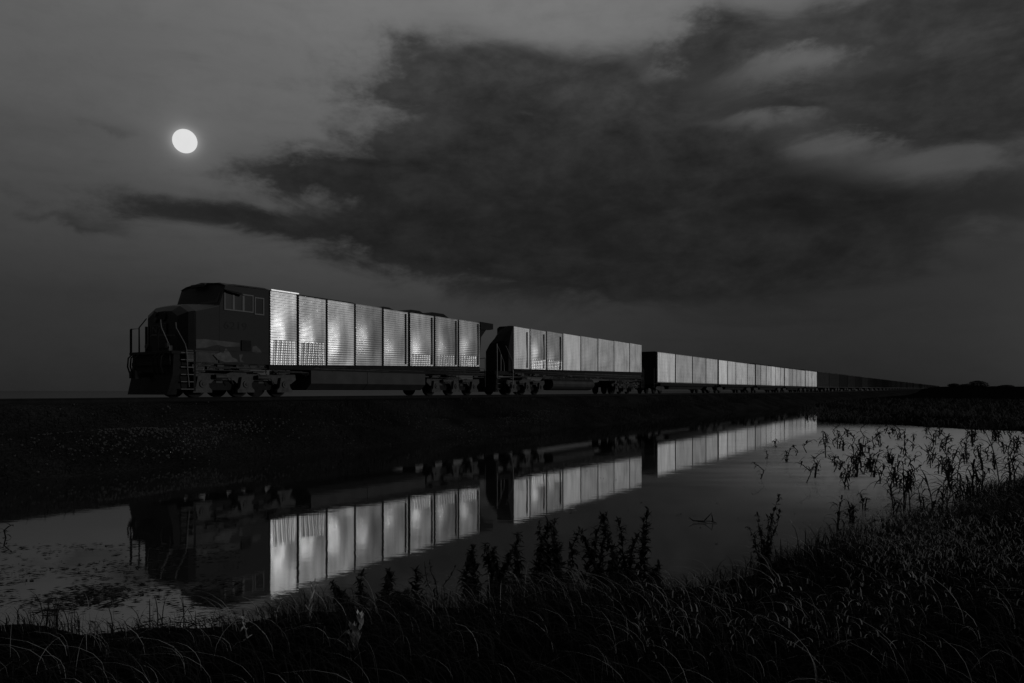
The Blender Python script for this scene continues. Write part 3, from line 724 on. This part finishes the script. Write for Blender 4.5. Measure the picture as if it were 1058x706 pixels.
# dark ribbed wagons running to the horizon
DL = 16.4
def dark_wagon():
    w = empty('coal_wagon', (0, 0, 0), HEAD)
    b = MB(); L = DL - .5
    b.loft([[(x, -1.5, 1.1), (x, 1.5, 1.1), (x, 1.5, 4.3), (x, -1.5, 4.3)] for x in (.1, L)])
    for i in range(13):
        x = .15 + i * (L - .3) / 12; b.box(x - .05, x + .05, -1.6, -1.5, 1.15, 4.3)
    b.box(.05, L + .05, -1.62, -1.5, 4.3, 4.42); b.box(.05, L + .05, -1.6, -1.5, 1.0, 1.15)
    b.build('body', M['hopper'], w)
    rd = random.Random(2); hp = [(.5, 4.3)] + [(.5 + (L - 1) * i / 10, 4.42 + rd.uniform(0, .22)) for i in range(1, 10)] + [(L - .5, 4.3)]
    MB().loft([[(x, -1.3, 4.3), (x, 1.3, 4.3), (x, .5, z + .01), (x, -.5, z + .01)] for x, z in hp]).build('coal_load', M['black'], w)
    MB().box(0, L + .1, -1.2, 1.2, .9, 1.1).build('underframe', M['black'], w)
    bogie(w, 2.0); bogie(w, L - 2.0)
    return w
def kids(o): return [c for c in bpy.data.objects if c.parent == o]
dw = dark_wagon()
parts = [(c, kids(c)) for c in kids(dw)]
NDARK = 66
for k in range(NDARK):
    if k == 0: w = dw
    else:
        w = dw.copy(); COL.objects.link(w)
        for c, gc in parts:
            c2 = c.copy(); COL.objects.link(c2); c2.parent = w
            for g_ in gc:
                g2 = g_.copy(); COL.objects.link(g2); g2.parent = c2
    u0 = 151.8 + k * DL
    w.location = on_track(u0, -HW, RAILZ + float(rise(u0 + DL / 2)))
    if k == 0: lab = 'dark ribbed coal wagon coupled right behind the last silver wagon'
    elif k == 1: lab = 'second dark coal wagon after the silver wagons'
    elif k == 2: lab = 'third dark coal wagon after the silver wagons'
    elif k == 3: lab = 'fourth dark coal wagon after the silver wagons'
    else: lab = 'dark coal wagon in the far tail of the train shrinking to the horizon'
    tag(w, lab, 'coal wagon', 'dark coal wagons at the tail of the train' if k < 4 else 'dark coal wagons in the far tail of the train')

# ------------------------------------------------------------------ vegetation
def blades(name, X, Y, Z, H, lean, wid, mats, midx, curl=.6, segs=4, leandir=None, azs=None):
    """curved tapering blades, one quad strip each"""
    n = len(X); a = rng.uniform(0, 2 * np.pi, n) if azs is None else azs
    ld = a if leandir is None else leandir
    t = np.linspace(0, 1, segs + 1)
    co = np.zeros((n, segs + 1, 2, 3))
    for i, tt in enumerate(t):
        off = lean * H * (tt ** 2) ; hz = H * (tt - curl * .5 * tt ** 3)
        cx = X + np.cos(ld) * off; cy = Y + np.sin(ld) * off; cz = Z + hz
        w = wid * (1 - tt) ** .7 * .5 + 1e-4
        wx = -np.sin(a) * w; wy = np.cos(a) * w
        co[:, i, 0] = np.stack([cx - wx, cy - wy, cz], -1); co[:, i, 1] = np.stack([cx + wx, cy + wy, cz], -1)
    base = np.arange(n)[:, None] * (segs + 1) * 2
    f = []
    for i in range(segs):
        f.append(np.stack([base[:, 0] + 2 * i, base[:, 0] + 2 * i + 1, base[:, 0] + 2 * i + 3, base[:, 0] + 2 * i + 2], -1))
    f = np.concatenate(f, 0)
    mi = np.tile(midx, segs)
    return fast_mesh(name, co.reshape(-1, 3), f, mats, mi)

# foreground grass
n = 120000
r = rng.uniform(0, 1, n) ** .8
Yg = 2.6 + r * 26; Xg = rng.uniform(-1, 1, n) * (.80 * Yg + 1.2)
keep = (Yg < shore(Xg) + .3) & (bank_h(Xg, Yg) > -.14)
# patchy
keep &= rng.uniform(0, 1, n) < np.clip(.75 + .35 * fbm(Xg * 1.1, Yg * 1.1, 12, 3), .25, 1)
edge = np.clip((shore(Xg) - Yg) / 1.2, 0, 1)
Xg, Yg, edge = Xg[keep], Yg[keep], edge[keep]
Hg = rng.uniform(.14, .46, len(Xg)) * (.8 + .2 * edge) * (1 + .25 * fbm(Xg * .9, Yg * .9, 31, 3)) * np.where(Xg > 3, 1.25, 1)
main = rng.normal(0, .8, len(Xg)) + R(190)
o = blades('meadow_grass', Xg, Yg, bank_h(Xg, Yg) - .02, Hg, rng.uniform(.2, 1.3, len(Xg)), rng.uniform(.004, .010, len(Xg)) * (.6 + Yg / 12), [M['grass']], np.zeros(len(Xg), int), 1.0, 4, main)
tag(o, 'dark tangled grass covering the near bank', 'grass', kind='stuff')
# taller tufts along the water's edge
n = 16000
Xt = rng.uniform(-9, 26, n); Yt = shore(Xt) + .25 - rng.uniform(0, 1, n) ** 1.5 * 2.2
cl = fbm(Xt * 1.4, Yt * 1.4, 91, 3)
dn = np.where(Xt > 4, .55 + .8 * cl, .05 + .55 * cl)
k = rng.uniform(0, 1, n) < np.clip(dn, 0, 1); Xt, Yt, cl = Xt[k], Yt[k], cl[k]
o = blades('tall_shore_grass', Xt, Yt, np.maximum(bank_h(Xt, Yt), -.1) - .02, rng.uniform(.25, .62, len(Xt)) * np.where(Xt > 4, 1.25, .8) * (1 + .4 * cl), rng.uniform(.1, 1.0, len(Xt)), rng.uniform(.007, .014, len(Xt)) * (.6 + Yt / 14), [M['grass']], np.zeros(len(Xt), int), 1.0, 5)
tag(o, 'tall rank grass in dark tufts along the near water edge', 'grass', kind='stuff')
n = 8500
Yc = 3.2 + rng.uniform(0, 1, n) ** 1.2 * 15; Xc = rng.uniform(-1, 1, n) * (.78 * Yc + .5)
k = (Yc < shore(Xc) - .1) & ((Xc > -1) | (rng.uniform(0, 1, len(Xc)) < .4)); Xc, Yc = Xc[k], Yc[k]
cl = fbm(Xc * .8, Yc * .8, 77, 3); k = rng.uniform(0, 1, len(Xc)) < np.clip(.5 + cl * .6, .12, 1); Xc, Yc = Xc[k], Yc[k]
o = blades('dry_grass_stalks', Xc, Yc, bank_h(Xc, Yc), rng.uniform(.2, .58, len(Xc)), rng.uniform(.4, 1.8, len(Xc)), rng.uniform(.0018, .004, len(Xc)) * (.7 + Yc / 9), [M['culm']], np.zeros(len(Xc), int), 1.1, 6,
           R(188) + rng.normal(0, .8, len(Xc)), rng.uniform(R(-110), R(-20), len(Xc)))
tag(o, 'thin pale dry grass stalks arching over the near grass', 'grass', kind='stuff')

# small-leaved herbs mixed into the grass on the right
n = 26000
Yh = 4.5 + rng.uniform(0, 1, n) * 12; Xh = rng.uniform(.18, .78, n) * Yh
k = (Yh < shore(Xh) - .5); Xh, Yh = Xh[k], Yh[k]
cl = fbm(Xh * 1.2, Yh * 1.2, 66, 3); k = rng.uniform(0, 1, len(Xh)) < np.clip(.1 + cl * 1.1, .0, 1); Xh, Yh = Xh[k], Yh[k]
zz = rng.uniform(.1, .6, len(Xh))
o = blades('small_leaved_herbs', Xh, Yh, bank_h(Xh, Yh) + zz, rng.uniform(.025, .08, len(Xh)), rng.uniform(.3, 1.2, len(Xh)), rng.uniform(.005, .012, len(Xh)), [M['herb']], np.zeros(len(Xh), int), .8, 3)
tag(o, 'dull pale small-leaved herbs mixed through the grass on the right bank', 'herbs', kind='stuff')

# weeds and tufts on the embankment
n = 26000
ue = rng.uniform(-14, 95, n); ve = rng.uniform(.9, 5.5, n)
den = fbm(ue * .45, ve * 1.1, 15, 4)
k = rng.uniform(0, 1, n) < np.clip(.25 + .9 * den + .25 * (ve < 2.6), 0.02, 1); ue, ve = ue[k], ve[k]
xe = P0.x + D.x * ue + N.x * ve; ye = P0.y + D.y * ue + N.y * ve
o = blades('embankment_weeds', xe, ye, emb_h(ue, ve) - .02, rng.uniform(.1, .38, len(xe)) * (1 + 1.3 * np.clip(fbm(ue * .35, ve * .9, 19, 3), 0, 1) * (ve < 3.2)), rng.uniform(.1, .9, len(xe)), rng.uniform(.015, .035, len(xe)), [M['grass']], np.zeros(len(xe), int), .6, 3)
tag(o, 'low dark weeds on the slope of the railway embankment', 'weeds', kind='stuff')
# loose stones
n = 9000
ue = np.concatenate([rng.uniform(-12, 70, 3000), rng.normal(3.5, 1.6, 2500), rng.normal(22, 5, 1500)]); ve = np.concatenate([rng.uniform(.4, 5.4, 3000), rng.normal(3.5, .6, 2500), rng.normal(3.6, .6, 1500)])
k = (ve > .4) & (ve < 5.5); ue, ve = ue[k], ve[k]; cl = fbm(ue * .9, ve * 2.2, 123, 3); k = rng.uniform(0, 1, len(ue)) < np.clip(.35 + cl, 0, 1); ue, ve = ue[k], ve[k]; n = len(ue)
sz = rng.uniform(.010, .038, n)
ctr = np.stack([P0.x + D.x * ue + N.x * ve, P0.y + D.y * ue + N.y * ve, emb_h(ue, ve) + sz * .3], -1)
cube = np.array([(x, y, z) for x in (-1, 1) for y in (-1, 1) for z in (-1, 1)], float)
cf = np.array([(0,1,3,2), (4,6,7,5), (0,4,5,1), (2,3,7,6), (0,2,6,4), (1,5,7,3)])
co = ctr[:, None, :] + (cube[None] * rng.uniform(.5, 1.0, (n, 8, 3))) * sz[:, None, None]
o = fast_mesh('ballast_stones', co.reshape(-1, 3), (np.arange(n)[:, None, None] * 8 + cf[None]).reshape(-1, 4), [M['stone']])
tag(o, 'loose stones scattered down the embankment slope', 'stones', kind='stuff')

# crops standing in the flooded field
n = 30000
rr = 34 + rng.uniform(0, 1, n) ** 2.0 * 150; aa = rng.uniform(R(21), R(48), n)
Xf, Yf = np.sin(aa) * rr, np.cos(aa) * rr
cl = fbm(Xf * .6, Yf * .6, 41, 3)
k = (field_in(Xf, Yf) > -.6 - .8 * cl) & (rng.uniform(0, 1, n) < np.clip(.55 + .7 * cl, .1, 1)); Xf, Yf = Xf[k], Yf[k]
o = blades('field_crops', Xf, Yf, np.maximum(field_h(Xf, Yf), -.1) - .02, rng.uniform(.3, .8, len(Xf)) * (1 + .5 * np.clip(cl[k], -.6, 1)), rng.uniform(.3, 1.4, len(Xf)), rng.uniform(.04, .09, len(Xf)), [M['crop']], np.zeros(len(Xf), int), 1.0, 4)
tag(o, 'dark drowned crop plants massed across the flooded field', 'crops', kind='stuff')

# plants one can tell apart
def leaf(mb, base, dr, length, width, droop, segs=5):
    """strap leaf with a folded midrib"""
    p = Vector(base); d = Vector(dr).normalized(); side = d.cross(Vector((0, 0, 1)))
    side = side.normalized() if side.length > 1e-3 else Vector((1, 0, 0))
    pts = []
    for i in range(segs + 1):
        pts.append(p.copy()); p = p + d * (length / segs); d = (d + Vector((0, 0, -droop / segs))).normalized()
    vs = []; fs = []
    for i, q in enumerate(pts):
        w = width * math.sin(math.pi * (.15 + .85 * i / segs)) * .5 + .0006
        vs += [q - side * w, q + Vector((0, 0, -w * .35)), q + side * w]
    for i in range(segs):
        a = i * 3; fs += [(a, a + 1, a + 4, a + 3), (a + 1, a + 2, a + 5, a + 4)]
    mb.add(vs, fs)
PLANT_BASE = []
def stubble(px, py, top, kind, label, group='broken stalks standing in the water'):
    rd = random.Random(int(px * 13 + py)); b = at(px, py, 0.0); h = (py - top) / 722.0 * b.y * 1.25
    b.z = max(0.0, float(bank_h(b.x, b.y)))
    e = empty('broken_stalk', b)
    tag(e, label, 'stalk', group)
    side = rd.choice((-1, 1)); k = .007 * b.y / 20 + .005; lw = .026 * b.y / 20 + .016
    st_ = MB(); lf = MB(); ends = []
    ns = {'bent': 1, 'leafy': 2, 'thin': 1, 'clump': 5}[kind]
    for i in range(ns):
        o_ = Vector((rd.uniform(-.15, .15) * h, rd.uniform(-.15, .15) * h, 0)) if ns > 1 else Vector((0, 0, 0))
        hh = h * (1 if i == 0 else rd.uniform(.5, .95)); sd = side if kind == 'bent' else rd.uniform(-.6, .6)
        if kind == 'bent': pts = [(0, 0, -.12), (sd * hh * .32, .02, hh * .42), (sd * hh * .30, 0, hh * .55), (-sd * hh * .05, 0, hh * .85), (-sd * hh * .35, -.02, hh * .98)]
        else: pts = [(0, 0, -.12), (sd * hh * .12, .01, hh * .35), (sd * hh * .3, 0, hh * .7), (sd * hh * .55, 0, hh * .97)]
        pts = [Vector(p) + o_ for p in pts]
        st_.tube(pts, [k * 1.3] + [k] * (len(pts) - 2) + [k * .4], 6); ends.append(pts)
    st_.build('stem', M['reed'], e)
    nl = {'bent': 9, 'leafy': 22, 'thin': 6, 'clump': 60}[kind]
    for i in range(nl):
        pts = rd.choice(ends); tq = rd.uniform(.1, .999) * (len(pts) - 1); j = int(tq); q = pts[j].lerp(pts[j + 1], tq - j)
        a = rd.uniform(0, 2 * math.pi); up = rd.uniform(.2, 2.2)
        leaf(lf, q, (math.cos(a), math.sin(a) * .6, up), h * rd.uniform(.3, .62), lw * rd.uniform(.6, 1.2), rd.uniform(.8, 4.0), 6)
    lf.build('leaves', M['reed'], e)
    return e
ST = [(784,495,482,'bent','small bent stalk alone in open water, leftmost of those near the train reflection'),
 (793,474,467,'thin','tiny stalk just under the reflected wagons, leftmost at the far water edge'),
 (813,478,465,'leafy','leafy stalk just under the reflected silver wagons'),
 (821,471,463,'bent','small kinked stalk right beside the leafy one under the reflected wagons'),
 (835,468,457,'bent','arched stalk below the end of the wagon reflection'),
 (852,473,456,'leafy','drooping leafy stalk below the corner of the dark field'),
 (840,494,478,'leafy','wide sprawling stalk in open water below the wagon reflection'),
 (831,499,482,'bent','thin sharply folded stalk left of the sprawling one'),
 (860,488,476,'bent','curved stalk, left one of a close pair in open water'),
 (866,486,474,'bent','curved stalk, right one of a close pair in open water'),
 (884,493,467,'clump','tall ragged clump of stalks in the middle of the right-hand water'),
 (876,506,491,'leafy','low spiky stalk in front of the tall ragged clump'),
 (896,472,458,'bent','kinked stalk behind and right of the tall ragged clump'),
 (902,488,473,'clump','bushy stalk immediately right of the tall ragged clump'),
 (892,527,512,'leafy','feathery stalk nearest the grassy bank below the ragged clump'),
 (891,466,452,'thin','thin upright stalk close to the dark field edge'),
 (932,473,463,'bent','stalk bent into a small loop far out in the right-hand water'),
 (956,480,466,'bent','sharply folded stalk right of the looped one'),
 (963,478,465,'thin','thin straight stalk right of the sharply folded one'),
 (946,487,473,'bent','folded stalk like an arrowhead in the right-hand water'),
 (919,479,467,'clump','small dense tuft of stalks left of the looped one'),
 (985,497,472,'clump','thick upright bunch of stalks before the right-hand bank'),
 (996,480,470,'thin','thin stalk behind the thick upright bunch'),
 (1033,498,455,'thin','tallest thin stalk at the right edge of the water'),
 (924,503,483,'clump','spreading bunch of stalks above the dark column of grass'),
 (931,528,486,'clump','broad dark column of stalks at the bank edge'),
 (973,530,488,'clump','tall dark bunch of stalks at the bank edge, right of the column'),
 (953,532,509,'leafy','leaning leafy stalk between the two tall bank-edge bunches'),
 (986,528,503,'leafy','leafy stalk right of the tall dark bank-edge bunch'),
 (921,536,517,'leafy','low leafy stalk at the foot of the broad dark column'),
 (977,461,452,'bent','small bent stalk touching the edge of the dark field'),
 (865,548,522,'leafy','strap-leaved plant arching over the bank edge with wide drooping leaves'),
 (901,551,540,'bent','short hooked stalk on the bank edge right of the strap-leaved plant'),
 (1012,512,484,'clump','shaggy bunch of stalks on the bank at the right'),
 (1044,500,472,'clump','shaggy bunch of stalks on the bank at the far right edge'),
 (8,556,545,'bent','lone hooked stalk in the water at the left edge'),
 (856,458,449,'leafy','small leafy stalk at the left tip of the dark field'),
 (928,455,445,'leafy','dark tuft on the field edge above the looped stalk'),
 (1004,457,444,'clump','ragged tuft sticking out of the field edge near its right end'),
 (800,462,455,'leafy','small leafy stalk left of the one under the reflected silver wagons, nearly touching the reflection'),
 (846,482,470,'bent','bent stalk just above the wide sprawling stalk'),
 (872,466,455,'leafy','leafy stalk behind the curved pair'),
 (908,462,450,'leafy','leafy stalk near the dark field edge, right of the thin upright one'),
 (912,500,485,'leafy','leafy stalk between the ragged clump and the spreading bunch'),
 (940,505,490,'clump','low tuft of stalks right of the broad dark column'),
 (971,490,478,'leafy','leafy stalk left of the thick upright bunch'),
 (1015,486,474,'leafy','leafy stalk between the thick upright bunch and the tallest thin stalk'),
 (1022,470,461,'bent','bent stalk far out between the two right-hand field tufts'),
 (1050,468,455,'clump','tuft of stalks close to the right picture edge, beyond the tallest thin stalk'),
 (880,540,525,'clump','tuft of stalks right of the strap-leaved plant'),
 (1000,518,492,'clump','dark bunch of stalks on the bank left of the shaggy pair'),
 (963,548,524,'clump','dark leafy bunch low on the bank below the leaning stalk'),
 (1028,456,440,'clump','largest ragged tuft on the field edge at the right')]
for s_ in ST: stubble(*s_)

for i in range(110):
    px_ = rng.uniform(862, 1062); py_ = rng.uniform(449, 496) - (px_ - 862) * .03
    stubble(px_, py_, py_ - rng.uniform(5, 13), ('bent', 'bent', 'thin', 'leafy')[i % 4], 'short broken stubble stem among the many dotted over the right-hand water', 'short stubble stems dotted over the right-hand water')
def weed(px, base, top, label, width=.06, m='weed', lean=0.0, name='leafy_weed', stems=1, group='leafy weeds at the near water edge', leafk=1.0, up=None):
    rd = random.Random(int(px * 7 + top)); b = at(px, base, 0.06)
    b.z = max(float(bank_h(b.x, b.y)), -.05)
    h = (base - top) / 722.0 * b.y * 1.1
    e = empty(name, b); tag(e, label, 'weed', group)
    S = MB(); Lf = MB()
    for s in range(stems):
        lx = lean + (rd.uniform(-.35, .35) if stems > 1 else rd.uniform(-.12, .12)); hh = h * (1 if s == 0 else rd.uniform(.55, .95))
        pts = [Vector((lx * hh * tq ** 1.4 + rd.uniform(-.03, .03), rd.uniform(-.02, .02), hh * tq - .05)) for tq in (0, .25, .5, .75, 1)]
        S.tube(pts, [.007, .006, .005, .004, .002], 5)
        nl = int(105 * leafk * rd.uniform(.6, 1.3))
        for i in range(nl):
            tq = rd.uniform(.08, 1) ; j = min(3, int(tq * 4)); q = pts[j].lerp(pts[j + 1], tq * 4 - j)
            a = rd.uniform(0, 2 * math.pi)
            if up: leaf(Lf, q, (math.cos(a), math.sin(a), up * rd.uniform(.8, 1.5)), width * rd.uniform(.7, 1.2), width * .24, rd.uniform(0, .3), 4); continue
            wv = width * (1.35 - .7 * tq) * rd.uniform(.4, 1.6)
            leaf(Lf, q, (math.cos(a), math.sin(a), rd.uniform(-.5, 1.8)), wv, wv * .32, rd.uniform(0, 3.0), 4)
    S.build('stem', M[m], e); Lf.build('leaves', M[m], e)
    return e
WD = [(360,622,592,'dim weed rising left of the others, before the reflected panels'), (375,622,584,'leafy weed, second from the left before the reflected panels'),
 (394,620,582,'slim leafy weed before the fourth reflected panel'), (418,618,601,'shortest weed in the row before the reflected locomotive'),
 (429,616,578,'leafy weed right of the shortest one'), (448,612,570,'spindly weed, left one of the spindly pair'), (456,611,568,'spindly weed, right one of the spindly pair'),
 (481,609,557,'bushy weed with crowded leaves below the gap between locomotives, left stem'), (491,609,560,'bushy weed with crowded leaves, right of its twin below the reflected wing'),
 (513,607,551,'ragged weed below the dark reflected locomotive end'), (521,607,560,'lower ragged weed beside the taller one'),
 (535,606,546,'open forked weed left of the dense thicket'), (551,605,540,'left weed of the dense dark thicket'), (560,605,536,'tallest weed of the dense dark thicket, in its middle'),
 (569,605,537,'weed right of the middle of the dense dark thicket'), (577,605,532,'right weed of the dense dark thicket'), (588,604,545,'rounded weed just right of the dense thicket'),
 (603,604,526,'tall weed leaning over with a thick leafy head'), (620,604,533,'solitary weed with a leafy plume in open water'), (631,605,577,'short weed beside the solitary plume'),
 (640,604,533,'left weed of the last cluster, standing before open water'), (648,604,535,'second weed of the last cluster'), (659,603,523,'tallest weed of the last cluster'),
 (667,603,533,'right weed of the last cluster'), (675,603,577,'short stubby weed at the right foot of the last cluster')]
for i, (px, b_, tp, lab) in enumerate(WD):
    thin = 'spindly' in lab
    weed(px, b_, tp, lab, .05 if thin else .095, leafk=.35 if thin else 1.5, stems=1 if i % 3 else 2, lean=((i * 7) % 5 - 2) * .09)
weed(790, 585, 511, 'dark branching weed with two tall plumes standing alone on the bank', .07, stems=6, leafk=.9)
weed(318, 650, 612, 'pale lit sprig of upright leaves before the first reflected panels', .08, 'pale', name='pale_sprig', up=1.7, leafk=.35, group='pale lit sprigs in the near grass')
weed(364, 700, 664, 'pale broad-leaved sprig at the bottom edge of the grass', .085, 'pale', name='pale_sprig', stems=2, up=1.7, leafk=.32, group='pale lit sprigs in the near grass')
weed(252, 684, 655, 'small pale sprig in the grass left of the other pale ones', .05, 'pale', name='pale_sprig', leafk=.12, group='pale lit sprigs in the near grass')
weed(287, 650, 626, 'faint pale sprig just left of the tall pale one', .05, 'pale', name='pale_sprig', leafk=.12, group='pale lit sprigs in the near grass')

# floating bits
n = 1500
pxs = np.concatenate([rng.uniform(-30, 250, 5200), rng.normal(110, 45, 1500)]); pys = np.concatenate([rng.uniform(562, 668, 5200), rng.normal(615, 14, 1500)])
pxs = np.concatenate([pxs, rng.uniform(560, 1000, 260)]); pys = np.concatenate([pys, rng.uniform(470, 590, 260)])
k = (pys > 560) | (pxs > 500); pxs, pys = pxs[k], pys[k]; n = len(pxs)
Yw = 722 * EYE / (pys - 404); Xw = (pxs - 529) / 722 * Yw
cl = fbm(Xw * 2.2, Yw * 3.5, 55, 4); k = rng.uniform(0, 1, n) < np.clip(.30 + cl * .75, .04, .85); Xw, Yw = Xw[k], Yw[k]; n = len(Xw)
th = rng.normal(.3, .5, n); ln = rng.uniform(.008, .06, n); wd = ln * rng.uniform(.15, .4, n)
q = np.array([(-1, -.4), (.1, -1), (1, .2), (-.1, 1)])
co = np.zeros((n, 4, 3)); lx = q[None, :, 0] * ln[:, None]; ly = q[None, :, 1] * wd[:, None]
co[:, :, 0] = Xw[:, None] + lx * np.cos(th)[:, None] - ly * np.sin(th)[:, None]; co[:, :, 1] = Yw[:, None] + lx * np.sin(th)[:, None] + ly * np.cos(th)[:, None]
co[:, :, 2] = .004 + rng.uniform(0, .012, (n, 4))
o = fast_mesh('floating_debris', co.reshape(-1, 3), np.arange(n * 4).reshape(-1, 4), [M['scum']])
tag(o, 'dark scraps of leaf and scum floating on the water at the left', 'floating debris', kind='stuff')
# floating twig
b = at(727, 540); e = MB()
for a_, b_ in (((-.18, 0, .03), (.16, .02, .02)), ((.0, 0, .02), (.17, .1, .15)), ((.17, .02, .02), (.14, 0, .14)), ((-.18, 0, .03), (-.24, .05, .08)), ((-.1, 0, .02), (.02, -.1, .02)), ((.14, 0, .02), (.2, -.1, .01))):
    e.tube([a_, b_], [.012, .006], 5)
tw = e.build('floating_twig', M['reed']); tw.location = b
tag(tw, 'small forked twig floating alone in the open middle water', 'twig')

# trees on the ridge at the horizon
def far_tree(px, dist, w, h, label, seed):
    x = (px - 529) / 722.0 * dist
    te = empty('distant_tree', (x, dist, float(field_h(np.array(x), np.array(float(dist))))))
    tag(te, label, 'tree', 'trees on the far horizon')
    MB().tube([(0, 0, -1), (0, 0, h * .4), (w * .04, 0, h * .7)], [.5, .35, .15]).build('trunk', M['weed'], te)
    rd = random.Random(seed); cr = MB()
    for i in range(1300):
        a = rd.uniform(0, 6.28); z = rd.uniform(-.9, 1); q = math.sqrt(max(0, 1 - z * z)) * rd.uniform(.5, 1.1) * (1 + .25 * math.sin(a * 3 + seed))
        c = Vector((math.cos(a) * q * w, math.sin(a) * q * w * .6, h * .4 + z * h * .6)); s_ = rd.uniform(.3, .8)
        d1 = Vector((rd.uniform(-1, 1), rd.uniform(-1, 1), rd.uniform(-1, 1))).normalized() * s_; d2 = d1.orthogonal().normalized() * s_ * .7
        cr.add([c - d1, c - d2, c + d1, c + d2], [(0, 1, 2, 3)])
    cr.build('crown', M['weed'], te)
far_tree(1010, 600, 7.5, 5.2, 'largest round dark tree on the far horizon beyond the end of the train', 4)
far_tree(998, 640, 6, 2.6, 'low spreading tree on the horizon immediately left of the large round one', 5)
far_tree(986, 700, 5, 2.6, 'low tree on the horizon nearest the vanishing end of the train', 6)
far_tree(1040, 760, 7, 2.0, 'faint low tree on the horizon near the right edge', 7)
